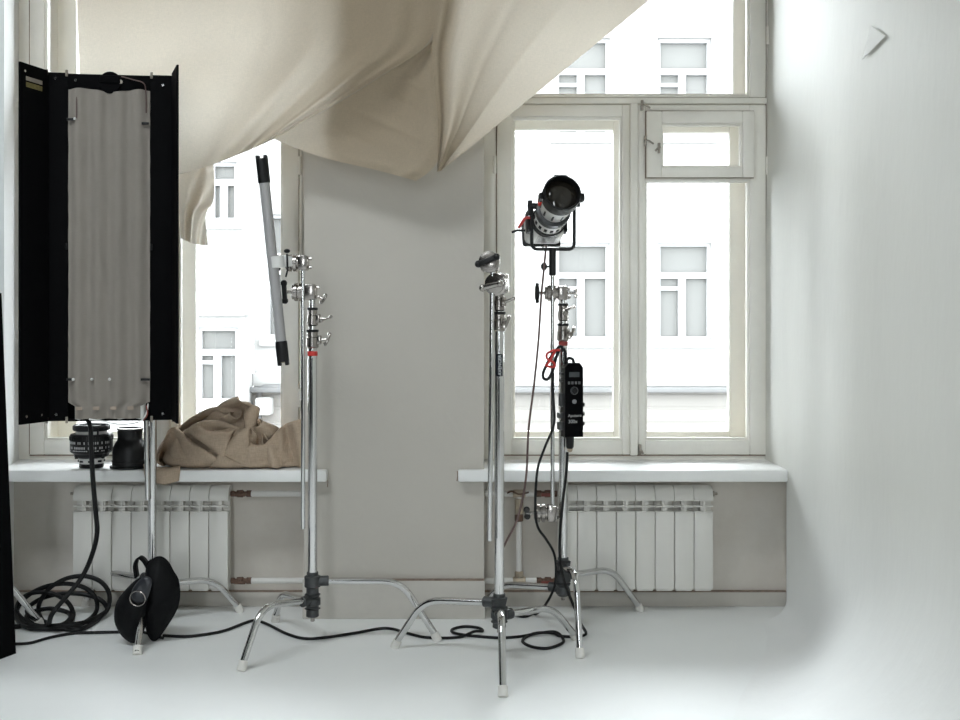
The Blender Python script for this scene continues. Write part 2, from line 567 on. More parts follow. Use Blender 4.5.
def window(idx, X0, label, sill_x0, sill_x1, vent=True):
    root = thing('window_%d' % idx, (X0, 4.8, ZS), label, kind='structure')
    ui = lambda x: X0 + (x - 483.7) * 4.76 / F          # inner layer, from the right window's columns
    uo = lambda x: X0 - 0.016 + (x - 480) * 5.08 / F    # outer layer
    top = ZT
    B = 0.004
    # fixed frame with lining boards between the two layers
    m = MB()
    y0, y1 = 4.76, 4.85
    m.box(ui(483.7), ui(496), y0, y1, ZS, top, B)
    m.box(ui(766.5), ui(771), y0, y1, ZS, top, B)
    m.box(ui(496), ui(766.5), y0, y1, ZS - 0.01, zi(455), B)
    m.box(ui(496), ui(766.5), y0, y1, top - 0.06, top, B)
    m.box(ui(496), ui(766.5), y0 - 0.012, y1, zi(104), zi(98), B)
    m.build('frame', M['frame'], root)
    m = MB()
    m.box(ui(488), ui(498), y1, 5.06, ZS, top)
    m.box(ui(764), ui(771), y1, 5.06, ZS, top)
    m.box(ui(496), ui(766), y1, 5.06, ZS - 0.01, zi(452))
    m.box(ui(496), ui(766), y1, 5.06, top - 0.05, top)
    m.build('lining', M['frame'], root)
    m = MB()
    m.box(ui(629.5), ui(637.5), y0 - 0.022, y1, zi(455), zi(104), 0.006)
    m.build('mullion', M['frame'], root)

    def sash(name, x0, x1, za, zb_, l, r, b, t, Y, panes=True, f=ui, th=0.045, bar=None, fz=zi):
        """four bars; l, r, b, t are the pane's edges in pixels"""
        m = MB()
        m.box(f(x0), f(l), Y, Y + th, za, zb_, B)
        m.box(f(r), f(x1), Y, Y + th, za, zb_, B)
        m.box(f(l), f(r), Y, Y + th, za, fz(b), B)
        m.box(f(l), f(r), Y, Y + th, fz(t) if t is not None else zb_ - 0.06, zb_, B)
        # glazing bead set back from the face
        if bar: bar(m)
        zt = fz(t) if t is not None else zb_ - 0.06
        be = 0.009
        m.box(f(l), f(l) + be, Y + 0.014, Y + th, fz(b), zt)
        m.box(f(r) - be, f(r), Y + 0.014, Y + th, fz(b), zt)
        m.box(f(l) + be, f(r) - be, Y + 0.014, Y + th, fz(b), fz(b) + be)
        m.box(f(l) + be, f(r) - be, Y + 0.014, Y + th, zt - be, zt)
        o = m.build(name, M['frame'], root)
        return o

    def pane(parent, x0, x1, z0, z1, Y, f=ui):
        MB().box(f(x0) - 0.004, f(x1) + 0.004, Y, Y + 0.004, z0 - 0.004, z1 + 0.004).build('pane', M['glass'], parent)

    Y = 4.752
    s1 = sash('sash', 497, 629.5, zi(454.5), zi(105), 511.5, 622, 440, 117, Y)
    pane(s1, 511.5, 622, zi(440), zi(117), Y + 0.026)

    def vent_bars(m):
        m.box(ui(645), ui(749.5), Y, Y + 0.045, zi(182), zi(178.5), 0.002)
    if not vent:
        s2 = sash('sash', 638, 765.5, zi(454.5), zi(105), 645, 749.5, 440, 117, Y)
        pane(s2, 645, 749.5, zi(440), zi(117), Y + 0.026)
        v = s2
    else:
        s2 = sash('sash', 638, 765.5, zi(454.5), zi(105), 645, 749.5, 440, 111.5, Y, bar=vent_bars)
        pane(s2, 645, 749.5, zi(440), zi(182), Y + 0.026)
        v = sash('vent_sash', 645.8, 753, zi(178), zi(112), 661, 741.5, 168, 124, Y - 0.016, th=0.04)
        pane(v, 661, 741.5, zi(168), zi(124), Y + 0.01)
    s3 = sash('upper_sash', 497, 765.5, zi(97.5), top - 0.05, 511.5, 749.5, 95.5, None, Y)
    pane(s3, 511.5, 749.5, zi(95.5), top - 0.11, Y + 0.026)
    # outer layer
    Y2 = 5.06
    a, b = ui(490), ui(766)
    m = MB()
    m.box(a, uo(515), Y2, Y2 + 0.05, ZS, top, B)
    m.box(uo(728.5), b, Y2, Y2 + 0.05, ZS, zo(113), B)
    m.box(uo(732), b, Y2, Y2 + 0.05, zo(113), top, B)
    m.box(uo(613), uo(634), Y2, Y2 + 0.05, ZS, zo(113), B)
    m.box(uo(515), uo(613), Y2, Y2 + 0.05, ZS, zo(431), B)
    m.box(uo(634), uo(728.5), Y2, Y2 + 0.05, ZS, zo(431), B)
    m.box(uo(515), uo(613), Y2, Y2 + 0.05, zo(130), zo(113), B)
    m.box(uo(634), uo(728.5), Y2, Y2 + 0.05, zo(133), zo(113), B)
    if vent:
        m.box(uo(634), uo(728.5), Y2, Y2 + 0.05, zo(178), zo(169), B)
        m.box(uo(634), uo(661), Y2, Y2 + 0.05, zo(169), zo(133), B)
    m.box(uo(515), uo(732), Y2 - 0.02, Y2 + 0.05, zo(113), zo(105), B)
    m.box(uo(515), uo(732), Y2, Y2 + 0.05, top - 0.1, top, B)
    oc = m.build('outer_frame', M['frame'], root)
    for (x0, x1, za, zb_) in ((515, 613, zo(431), zo(130)), (634, 728.5, zo(431), zo(178)), (661, 728.5, zo(169), zo(133)), (515, 732, zo(105), top - 0.1)):
        pane(oc, x0, x1, za, zb_, Y2 + 0.022, uo)
    # hinges, latches
    def hinge(x, y, par):
        MB().cyl((ui(x), 4.748, zi(y + 9)), (ui(x), 4.748, zi(y - 9)), 0.0075, n=10).build('hinge', M['frame'], par)
    for (x, y, par) in ((494.6, 165, s1), (494.6, 395, s1), (767, 166, s2), (767, 398, s2), (767, 36, s3)):
        hinge(x, y, par)
    # fine dark gaps along the hinge lines and around the vent
    m = MB()
    m.box(ui(495.9), ui(496.9), 4.758, 4.764, zi(454), top)
    m.box(ui(765.4), ui(766.2), 4.758, 4.764, zi(454), top)
    m.box(ui(497), ui(765), 4.758, 4.764, zi(98.2), zi(97.2))
    m.box(ui(497), ui(765), 4.753, 4.764, zi(455.6), zi(454.6))
    if vent: m.box(ui(645), ui(645.8), 4.744, 4.76, zi(178), zi(112))
    if vent: m.box(ui(645), ui(753), 4.744, 4.76, zi(178.6), zi(178))
    if vent: m.box(ui(645), ui(753), 4.744, 4.76, zi(112), zi(111.4))
    m.build('gap', M['crack'], root)

    def latch(x, y, par, flip=1):
        m = MB()
        c = Vector((ui(x), 4.742 if par is not v else 4.732, zi(y)))
        m.box(c.x - 0.006, c.x + 0.006, c.y - 0.004, c.y + 0.008, c.z - 0.022, c.z + 0.022, 0.002)
        m.cyl(c + Vector((0, -0.002, 0)), c + Vector((0, -0.02, 0)), 0.0055, n=8)
        m.tube([c + Vector((0, -0.018, 0)), c + Vector((0.012 * flip, -0.022, -0.003)), c + Vector((0.032 * flip, -0.02, -0.016))], 0.0042, 6)
        m.build('latch', M['hw'], par)
    latch(641.5, 106, s2)
    if vent:
        latch(644.5, 142, v)
        latch(658, 149, v, -0.6)
    latch(639.5, 449, s2, 0.3)
    # sill board
    sm = MB()
    sm.box(sill_x0, sill_x1, 4.405, 4.449, ZS - 0.047, ZS, 0.006)
    lo = PR if idx == 2 else LBX - 0.02
    hi = XR + 0.02 if idx == 2 else PL
    sm.box(lo + 0.0005, hi - 0.0005, 4.43, 4.80, ZS - 0.047, ZS - 0.0005)
    sm.build('sill', M['sill'], root)
    return root


window(1, -2.004, 'white double casement window behind the black light panel', -1.93, -0.616, False)
window(2, 0.016, 'white double casement window with small vent by the cyclorama', -0.088, XR - 0.001)


# ------------------------------------------------------------------ street and houses opposite
tag(MB().box(-60, 60, 5.3, 60, -4.6, -4.4).build('street_ground', M['street']), 'grey street far below the windows', kind='structure')
tag(MB().box(-60, 60, -60, -4.2, -4.6, -4.4).build('yard_ground', M['street']), 'grey yard behind the studio', kind='structure')


def far_window(root, x0, x1, y0, y1, Y, vent=True):
    p0, p1 = P(x0, y1, Y), P(x1, y0, Y)
    X0, X1, Z0, Z1 = p0.x, p1.x, p0.z, p1.z
    W, H = X1 - X0, Z1 - Z0
    fr = MB()
    t = 0.06
    zt = Z0 + H * 0.665
    xm = X0 + W * 0.47
    fr.box(X0, X0 + t, Y - 0.06, Y + 0.1, Z0, Z1); fr.box(X1 - t, X1, Y - 0.06, Y + 0.1, Z0, Z1)
    fr.box(X0 + t, X1 - t, Y - 0.06, Y + 0.1, Z0, Z0 + t); fr.box(X0 + t, X1 - t, Y - 0.06, Y + 0.1, Z1 - t, Z1)
    fr.box(X0 + t, X1 - t, Y - 0.06, Y + 0.1, zt - 0.05, zt + 0.05)
    fr.box(xm - 0.06, xm + 0.06, Y - 0.06, Y + 0.1, Z0 + t, zt - 0.05)
    if vent:
        zv = Z0 + H * 0.53
        fr.box(X0 + t, xm - 0.06, Y - 0.05, Y + 0.1, zv - 0.03, zv + 0.03)
    o = fr.build('window', M['fwin'], root)
    for (a, b, c, d) in ((X0 + t, X1 - t, zt + 0.05, Z1 - t), (X0 + t, xm - 0.06, Z0 + t, zt - 0.05), (xm + 0.06, X1 - t, Z0 + t, zt - 0.05)):
        MB().box(a, b, Y + 0.02, Y + 0.05, c, d).build('pane', M['fpane'], o)
    MB().box(X0 - 0.09, X1 + 0.09, Y - 0.22, Y + 0.1, Z0 - 0.13, Z0 - 0.03, 0.01).build('window_ledge', M['plaster'], o)
    return (X0, X1, Z0, Z1)


def facade(root, xa, xb, za, zb_, Y, holes, mt, th=0.5):
    """wall slab with rectangular window holes, cut into vertical bays"""
    m = MB()
    Yf = Y - 0.14
    cuts = sorted(set([xa, xb] + [h[0] for h in holes] + [h[1] for h in holes]))
    for i in range(len(cuts) - 1):
        a, b = cuts[i], cuts[i + 1]
        hs = sorted([(h[2], h[3]) for h in holes if h[0] <= a + 1e-6 and h[1] >= b - 1e-6])
        z = za
        for (c, d) in hs:
            m.box(a, b, Yf, Yf + th, z, c)
            z = d
        m.box(a, b, Yf, Yf + th, z, zb_)
    return m.build('facade_wall', mt, root)


YB = 18.0
hb = thing('townhouse', (3, YB, -4.4), 'pale plastered townhouse across the street, seen through the right window', 'building')
holes = []
for x in (279 - 9, 380, 481, 582, 683, 784, 885):
    for (y0, y1) in ((243, 340), (40, 137)):
        if x < 300: holes.append(far_window(hb, 267, 311, 215 if y0 == 243 else 20, 338 if y0 == 243 else 120, YB))
        else: holes.append(far_window(hb, x - 27, x + 27, y0, y1, YB))
facade(hb, P(255, 0, YB).x, P(960, 0, YB).x, P(0, 372, YB).z, 6.7, YB, holes, M['plaster'])
xa, xb = P(255, 0, YB).x, P(960, 0, YB).x
MB().box(xa, xb, YB - 0.42, YB + 0.3, P(0, 391, YB).z, P(0, 386, YB).z, 0.01).build('cornice', M['cornice'], hb)
MB().box(xa, xb, YB - 0.20, YB + 0.3, P(0, 386, YB).z, P(0, 372, YB).z, 0.02).build('cornice_band', M['plaster'], hb)
y = 393.0
while y < 640:
    MB().box(xa, xb, YB - 0.22, YB + 0.3, P(0, y + 13.4, YB).z, P(0, y, YB).z, 0.03).build('stone_course', M['stone'], hb)
    y += 15
MB().box(xa, xb, YB - 0.205, YB + 0.3, -4.4, P(0, 391, YB).z).build('base_wall', M['stone'], hb)
MB().box(xa, xb, YB - 0.6, YB + 0.4, 6.7, 6.95, 0.03).build('eaves', M['plaster'], hb)

YW = 17.4
hw_ = thing('side_wing', (-6, YW, -4.4), 'pale wing of the house opposite, seen through the left window', 'building')
holes = [far_window(hw_, 199, 240, 327, 402, YW), far_window(hw_, 212, 239, 163, 222, YW, False), far_window(hw_, 120, 161, 327, 402, YW), far_window(hw_, 66, 96, 163, 222, YW, False)]
facade(hw_, P(-40, 0, YW).x, P(247, 0, YW).x, -4.4, 6.4, YW, holes, M['plaster'], 0.6)
MB().box(P(-40, 0, YW).x, P(249, 0, YW).x, YW - 0.3, YW, P(0, 316, YW).z, P(0, 312, YW).z, 0.02).build('string_course', M['plaster'], hw_)
MB().tube(fillet([P(259, 440, YB - 0.25), P(259, 391, YB - 0.25), P(264, 387, YB - 0.25), P(286, 387, YB - 0.25)], 0.12), 0.045, 8).build('drain_pipe', M['cornice'], hb)
MB().box(P(261, 0, YB).x, P(276, 0, YB).x, YB - 0.5, YB - 0.1, P(0, 413, YB).z, P(0, 396, YB).z, 0.03).build('wall_box', M['plaster'], hb)
# ------------------------------------------------------------------ radiators
def radiator(x0px, label, side):
    """eight cast sections; side = +1 pipes to the right, -1 to the left"""
    Yf = 4.515
    s = F / Yf
    zt, zb = CH - (487 - HZ) / s, CH - (592 - HZ) / s
    pw = 19.45 / s
    X0 = (x0px - 480) / s
    root = thing('radiator', (X0 + 4 * pw, Yf + 0.05, zb), label, 'radiator', 'sectional radiators in the niches')
    zc1, zc2 = zt - 0.058, zt - 0.088         # the two slots under the curved top
    for k in range(8):
        a, b = X0 + k * pw + 0.0012, X0 + (k + 1) * pw - 0.0012
        m = MB()
        m.box(a, b, Yf, Yf + 0.012, zb + 0.012, zc2 - 0.016, 0.004)                 # flat front plate
        c = (a + b) / 2
        m.box(c - 0.012, c + 0.012, Yf + 0.01, Yf + 0.075, zb + 0.005, zt - 0.03)   # water channel
        m.box(a + 0.004, b - 0.004, Yf + 0.012, Yf + 0.075, zb, zb + 0.035, 0.006)
        # curved head
        pr = [(Yf + 0.001, zc1), (Yf + 0.002, zc1 + 0.018), (Yf + 0.012, zt - 0.018), (Yf + 0.03, zt - 0.004), (Yf + 0.06, zt), (Yf + 0.085, zt - 0.003),
              (Yf + 0.085, zt - 0.02), (Yf + 0.05, zt - 0.022), (Yf + 0.024, zt - 0.034), (Yf + 0.016, zc1)]
        m.prism([(a, y, z) for y, z in pr], (b - a, 0, 0))
        # slotted grille: two lips and a web
        m.box(a, b, Yf + 0.001, Yf + 0.022, zc2 + 0.004, zc2 + 0.012, 0.002)
        m.box(a, b, Yf + 0.001, Yf + 0.022, zc2 - 0.020, zc2 - 0.012, 0.002)
        m.box(c - 0.002, c + 0.005, Yf + 0.002, Yf + 0.03, zc2 - 0.016, zc1 + 0.008)
        m.box(a + 0.001, b - 0.001, Yf + 0.045, Yf + 0.05, zb + 0.02, zt - 0.03)
        m.build('section', M['rad'], root)
    end = X0 + 8 * pw if side > 0 else X0
    sg = side
    yc = Yf + 0.05
    for z, nm in ((zt - 0.035, 'top'), (zb + 0.035, 'bottom')):
        m = MB()
        m.lathe([(0.010, 0), (0.013, 0.002), (0.013, 0.014), (0.009, 0.016), (0.009, 0.024), (0.015, 0.026), (0.016, 0.05), (0.010, 0.054), (0.010, 0.064), (0.014, 0.066), (0.014, 0.085)], (end, yc, z), (sg, 0, 0), 12)
        m.cyl((end + sg * 0.038, yc, z), (end + sg * 0.038, yc - 0.03, z), 0.008, n=8)
        m.obox((end + sg * 0.038, yc - 0.032, z), 0.034, 0.006, 0.012, (1, 0, 0), (0, 1, 0), (0, 0, 1), 0.002)
        vo = m.build('valve', M['rust'], root)
        MB().obox((end + sg * 0.045, yc - 0.034, z), 0.045, 0.006, 0.014, (1, 0, 0), (0, 1, 0), (0, 0, 1), 0.002).build('valve_handle', M['rust'] if side > 0 else M['redv'], vo)
        far = end + sg * 0.085
        stop = PL if side > 0 else 0.02
        MB().cyl((far, yc, z), (stop, yc, z), 0.0125, n=12).build('pipe', M['pipe'], root)
    if side < 0:
        # bypass pipe with its tee pieces
        xb = P(519, 0, yc).x
        MB().cyl((xb, yc, zb + 0.035), (xb, yc, zt - 0.035), 0.0115, n=12).build('bypass_pipe', M['pipe'], root)
        for z0, z1, mt in ((zt - 0.055, zt - 0.12, M['brass']), (zt - 0.12, zt - 0.15, M['rust']), (zb + 0.05, zb + 0.075, M['brass'])):
            MB().lathe([(0.014, 0), (0.018, 0.003), (0.018, abs(z1 - z0) - 0.003), (0.014, abs(z1 - z0))], (xb, yc, min(z0, z1)), (0, 0, 1), 8).build('fitting', mt, root)
        for z in (zt - 0.035, zb + 0.035):
            MB().lathe([(0.014, 0), (0.017, 0.003), (0.017, 0.05), (0.014, 0.053)], (xb - 0.026, yc, z), (1, 0, 0), 8).build('tee', M['brass'], root)
        MB().tube(spline([(xb - 0.05, yc - 0.02, zt - 0.03), (xb - 0.03, yc - 0.022, zt - 0.022), (xb, yc - 0.022, zt - 0.034), (xb + 0.04, yc - 0.022, zt - 0.026)]), 0.004, 6).build('bent_wire', M['rust'], root)
    o = end if side < 0 else X0
    other = X0 if side > 0 else X0 + 8 * pw
    MB().lathe([(0.012, 0), (0.012, 0.012), (0.006, 0.014), (0.006, 0.026)], (other, yc, zt - 0.035), (-sg, 0, 0), 10).build('plug', M['hw'], root)
    for xx in (X0 + 1.5 * pw, X0 + 6.5 * pw):
        MB().box(xx - 0.006, xx + 0.006, Yf + 0.03, NY, zt - 0.075, zt - 0.055).build('bracket', M['rad'], root)
    return root


radiator(72.5, 'white sectional radiator in the niche behind the sandbag', 1)
radiator(558, 'white sectional radiator in the niche by the cyclorama', -1)


# ------------------------------------------------------------------ c-stands
def thandle(mb, c, d, bar, L=0.03, W=0.04, r=0.004):
    """tightening handle: a stem along d with a flat wing along bar"""
    c, d, bar = Vector(c), Vector(d).normalized(), Vector(bar).normalized()
    e = c + d * L
    mb.cyl(c, e, r, n=8)
    n = d.cross(bar)
    mb.obox(e + d * 0.004, W, 0.008, 0.011, bar, d, n, 0.003)
    mb.ball(e + bar * W / 2, 0.0075, n=8)
    mb.ball(e - bar * W / 2, 0.0075, n=8)


def leg_path(cx, cy, foot, za, bend=None, t=0.7, zb=None):
    f = Vector(foot)
    d = Vector((f.x - cx, f.y - cy, 0))
    if bend is not None:
        k = (bend[0] - 480) / F
        den = d.x - k * d.y
        if abs(den) > 1e-4:
            t = (k * cy - cx) / den
        t = min(0.85, max(0.45, t))
        Y = cy + d.y * t
        zb = CH - (bend[1] - HZ) * Y / F
    if zb is None:
        zb = za + 0.01
    u = d.normalized()
    a = Vector((cx, cy, za)) + u * 0.02
    b = Vector((cx + d.x * t, cy + d.y * t, zb))
    e = Vector((f.x, f.y, 0.008))
    return fillet([a, b, e], 0.07, 8), u


def cstand(label, cx, cy, col_px, z_hub0, z_col, z_sleeves, z_top, legs, band=None, rcol=0.0175, hub_mat='grey', handle_dirs=None, tilt=0.0, collar=True, name='c_stand'):
    root = thing(name, (cx, cy, 0), label, 'light stand', 'chrome c-stands')
    za = [l['za'] for l in legs]
    hi = max(za)
    # hub castings stacked on the column's lower end
    m = MB()
    prof = [(0.018, z_hub0), (0.024, z_hub0 + 0.004), (0.026, z_hub0 + 0.03), (0.023, z_hub0 + 0.036)]
    for z in sorted(za):
        prof += [(0.023, z - 0.024), (0.030, z - 0.020), (0.030, z + 0.018), (0.023, z + 0.022)]
    prof = sorted(prof, key=lambda q: q[1])
    m.lathe(prof, (cx, cy, 0), (0, 0, 1), 18)
    hub = m.build('hub', M[hub_mat], root)
    MB().cyl((cx, cy, z_hub0 - 0.016), (cx, cy, z_hub0 + 0.01), 0.008, n=10).build('spring_pin', M['steel'], hub)
    for l in legs:
        path, u = leg_path(cx, cy, l['foot'], l['za'], l.get('bend'), l.get('t', 0.7), l.get('zb'))
        lg = MB().tube(path, 0.0125, 14).build('leg', M['chrome'], root)
        MB().cyl(Vector((cx, cy, l['za'])) + u * 0.015, Vector((cx, cy, l['za'])) + u * 0.06, 0.019, n=14).build('leg_socket', M[hub_mat], root)
        e = path[-1]
        d = (path[-1] - path[-2]).normalized()
        MB().cyl(e - d * 0.028, Vector((e.x, e.y, 0.0)) , 0.0165, n=12).build('rubber_foot', M['foot'], lg)
    # column tube, risers with their collars
    tx = tilt
    def C(z): return Vector((cx + tx * z, cy, z))
    MB().cyl(C(hi - 0.01), C(max(z_col, z_sleeves[0] + 0.004) if z_sleeves else z_col), rcol, n=20).build('column', M['chrome'], root)
    MB().cyl(C(hi + 0.018), C(hi + 0.034), rcol + 0.004, n=18).build('column_ring', M[hub_mat], root)
    if z_sleeves:
        zz = z_col
        rr = rcol
        for i, z in enumerate(z_sleeves):
            m = MB()
            h = 0.055
            m.lathe([(rr + 0.001, z - 0.008), (rr + 0.006, z - 0.004), (rr + 0.006, z + h * 0.55), (rr + 0.003, z + h * 0.6), (rr + 0.003, z + h - 0.004), (rr, z + h)], C(0) + Vector((tx * z, 0, 0)), (0, 0, 1), 18)
            o = m.build('collar', M['steel'], root)
            MB().cyl(C(z + h - 0.003), C(z + h + 0.006), rr + 0.0055, n=18).build('collar_ring', M['black'], o)
            hd = (handle_dirs or [(1, -0.2, 0.1), (1, -0.3, 0)])[i]
            m = MB()
            d = Vector(hd).normalized()
            m.obox(C(z + 0.02) + d * (rr + 0.006), 0.02, 0.02, 0.034, d, Vector((0, 0, 1)).cross(d), (0, 0, 1), 0.004)
            thandle(m, C(z + 0.02) + d * (rr + 0.01), d, (0.35, 0.2, 0.9) if i == 0 else (0.9, -0.2, 0.35))
            m.build('collar_handle', M['steel'], root)
            rr -= 0.0032
            zn = z_sleeves[i + 1] if i + 1 < len(z_sleeves) else z_top
            MB().cyl(C(z + h - 0.01), C(zn + 0.01), rr, n=18).build('riser', M['chrome'], root)
    else:
        MB().cyl(C(z_col), C(z_top), rcol * 0.8, n=18).build('riser', M['chrome'], root)
    if band:
        zb_, mt = band
        MB().cyl(C(zb_ - 0.009), C(zb_ + 0.009), rcol + 0.0012, n=18).build('colour_band', M[mt], root)
    return root


def grip_head(root, c, axis, r=0.030, L=0.07, knob=None, knob_bar=(0.3, 0.3, 0.9), mt='steel', kmat='black', bolts=True):
    """two toothed jaw discs and a block on one bolt, with a tightening knob at the end of the axis"""
    c = Vector(c)
    a, b, d = basis(axis)
    m = MB()
    h = L / 2
    m.lathe([(r * 0.55, -h), (r * 0.8, -h + 0.003), (r * 0.8, -h + 0.010), (r, -h + 0.012), (r, -h + 0.022), (r * 0.78, -h + 0.024), (r * 0.78, -h + 0.028),
             (r, -h + 0.030), (r, -h + 0.042), (r * 0.7, -h + 0.044), (r * 0.7, h)], c, d, 20)
    m.obox(c + d * (h * 0.55), r * 1.7, r * 1.7, L * 0.42, a, b, d, 0.006)
    if bolts:
        for sx in (-1, 1):
            m.cyl(c + d * (h + 0.001) + b * sx * r * 0.5, c + d * (h + 0.012) + b * sx * r * 0.5, 0.006, n=8)
    o = m.build('grip_head', M[mt], root)
    k = MB()
    e = c - d * h
    k.cyl(e + d * 0.004, e - d * 0.022, 0.006, n=10)
    k.build('bolt', M['steel'], o)
    k = MB()
    kb = Vector(knob_bar).normalized()
    n = d.cross(kb).normalized()
    kb = n.cross(d).normalized()
    if knob == 'disc':
        k.lathe([(0.02, 0), (0.031, 0.003), (0.031, 0.015), (0.02, 0.018)], e - d * 0.02, -d, 18)
        for s_ in (-1, 1):
            k.obox(e - d * 0.028 + kb * 0.03 * s_, 0.02, 0.018, 0.014, kb, n, d, 0.005)
    else:
        W = 0.075
        k.obox(e - d * 0.027, W, 0.02, 0.018, kb, n, d, 0.007)
        for s_ in (-1, 1):
            k.ball(e - d * 0.027 + kb * s_ * W * 0.45, 0.013, n=10)
    k.build('knob', M[kmat], o)
    return o


# -- stand holding the tube light, in front of the pier
ax_, ay_ = -0.622, 4.085
s = F / ay_
zA = lambda y: CH - (y - HZ) / s
A = cstand('chrome c-stand with red band in front of the pier, holding the tube light', ax_, ay_, 312, zA(617), zA(349), [zA(346), zA(324)], zA(294),
           [dict(foot=PF(438, 641), bend=(401, 581), za=zA(581)),
            dict(foot=PF(241, 671), bend=(262, 606), za=zA(599)),
            dict(foot=PF(275, 622), bend=(281, 593), za=zA(603))], band=(zA(353.5), 'red'))
grip_head(A, P(304, 292, ay_), (1, 0, 0), r=0.034, L=0.092, knob_bar=(0.25, 0.3, -0.9))
ya = ay_ - 0.02
MB().cyl(P(303, 529, ya), P(303, 262, ya), 0.008, n=12).build('grip_arm', M['chrome'], A)
grip_head(A, P(297, 263, ya), (1, 0, 0), r=0.032, L=0.085, knob_bar=(0.2, 0.8, 0.6), mt='steel')
# small wing of the grip block on the right
m = MB(); thandle(m, P(318, 296, ay_), (0.7, -0.3, -0.35), (0.5, 0, 0.8), 0.025, 0.03); m.build('wing_handle', M['steel'], A)

# tube light clamped to the arm
t0, t1 = P(261.5, 156, ya - 0.045), P(283.5, 365, ya - 0.03)
tl = thing('tube_light', t1, 'slim grey tube light with black end caps clamped below the muslin', 'lamp')
d = (t1 - t0).normalized()
L = (t1 - t0).length
MB().cyl(t0 + d * 0.07, t1 - d * 0.065, 0.0195, n=22).build('diffuser', M['tubeg'], tl)
for (p, dd, l) in ((t0, d, 0.10), (t1, -d, 0.088)):
    m = MB()
    m.lathe([(0.021, 0.012), (0.0225, 0.016), (0.0225, l - 0.004), (0.0205, l)], p, dd, 20)
    a, b, _ = basis(dd)
    for sgn in (-1, 1):
        m.obox(p + dd * 0.012 + a * 0.014 * sgn, 0.013, 0.026, 0.028, a, b, dd, 0.003)
    m.build('end_cap', M['black'], tl)
    MB().cyl(p + dd * 0.008, p + dd * 0.0135, 0.009, n=8).build('connector', M['brass'], tl)
m = MB()
cc = P(277.5, 262, ya - 0.04)
m.lathe([(0.021, -0.022), (0.0255, -0.02), (0.0255, 0.02), (0.021, 0.022)], cc, d, 20)
m.obox(cc + Vector((0.03, 0.012, 0.004)), 0.045, 0.022, 0.04, (1, 0.3, 0), (-0.3, 1, 0), (0, 0, 1), 0.006)
m.build('clamp', M['white'], tl)
m = MB()
m.ball(cc + Vector((0.035, -0.002, 0.04)), 0.012, 0.012, 0.008, n=10)
m.tube([cc + Vector((0.035, -0.002, 0.03)), cc + Vector((0.037, -0.002, -0.03)), cc + Vector((0.031, -0.003, -0.055))], 0.0035, 6)
m.build('clamp_lever', M['black'], tl)

# -- front stand with empty grip heads
bx_, by_ = 0.068, 3.885
s = F / by_
zB = lambda y: CH - (y - HZ) / s
B_ = cstand('chrome c-stand nearest the camera, with a dark sticker and no lamp', bx_, by_, 500, zB(628), zB(339), [zB(329), zB(309)], zB(286),
            [dict(foot=PF(394, 648), bend=(424, 600), za=zB(603)),
             dict(foot=PF(577, 640), bend=(552, 607), za=zB(616)),
             dict(foot=PF(503, 697), t=0.62, zb=zB(596), za=zB(612))], hub_mat='grey',
            handle_dirs=[(0.5, -1, 0.1), (0.7, -0.9, 0.2)])
grip_head(B_, P(497.5, 284, by_ - 0.02), (0.35, 0.9, 0.12), r=0.040, L=0.07, knob_bar=(0.95, 0, 0.25), kmat='steel')
yb2 = by_ - 0.035
MB().cyl(P(489.5, 541, yb2), P(492.5, 262, yb2), 0.0085, n=12).build('grip_arm', M['chrome'], B_)
grip_head(B_, P(489.5, 262, yb2 - 0.01), (0.15, 1, -0.05), r=0.037, L=0.05, knob_bar=(0.93, 0, 0.35))
MB().box(bx_ - 0.010, bx_ + 0.012, by_ - 0.0192, by_ - 0.0165, zB(376), zB(354), 0.001).build('sticker', M['bluegrey'], B_)


def text(body, size, loc, rot, mt, parent, name='lettering', depth=0.0004):
    c = bpy.data.curves.new(name, 'FONT')
    c.body = body
    c.size = size
    c.align_x = 'CENTER'
    c.align_y = 'CENTER'
    c.extrude = depth
    c.materials.append(mt)
    tmp = bpy.data.objects.new(name, c)
    me = bpy.data.meshes.new_from_object(tmp)
    bpy.data.objects.remove(tmp)
    if not me.materials: me.materials.append(mt)
    o = bpy.data.objects.new(name, me)
    COL.objects.link(o)
    o.parent = parent
    o.location = Vector(loc) - ORG.get(parent.name, Vector())
    o.rotation_euler = rot
    return o


text('AVENGER', 0.0165, (bx_ + 0.002, by_ - 0.0195, zB(365)), (PI / 2, -PI / 2, 0), M['printw'], B_)

# -- stand with the spotlight by the right window
cx_, cy_ = 0.325, 4.30
s = F / cy_
zC = lambda y: CH - (y - HZ) / s
C_ = cstand('chrome c-stand before the right radiator, carrying the spotlight', cx_, cy_, 563, zC(596), zC(345), [zC(339), zC(319)], zC(298),
            [dict(foot=PF(641, 611), bend=(612, 569), za=zC(576)),
             dict(foot=PF(477, 617), bend=(499, 584), za=zC(588)),
             dict(foot=PF(580, 658), bend=(576, 573), za=zC(566), t=0.6, zb=zC(560))], band=(zC(343.5), 'darkred'),
            handle_dirs=[(0.6, -1, 0.1), (0.4, -1, 0.4)])
grip_head(C_, P(556, 293, cy_), (1, 0, 0), r=0.033, L=0.09, knob='disc', knob_bar=(0, 0.1, 1))
m = MB(); thandle(m, P(568, 293, cy_), (1, -0.1, 0), (0, 0.4, 0.9), 0.03, 0.03); m.build('wing_handle', M['steel'], C_)
yc2 = cy_ - 0.02
MB().cyl(P(552.5, 518, yc2), P(552.5, 262, yc2), 0.008, n=12).build('grip_arm', M['chrome'], C_)
grip_head(C_, P(545.5, 513, yc2 - 0.005), (1, 0, 0), r=0.036, L=0.09, knob_bar=(0.3, 0.9, 0.2))

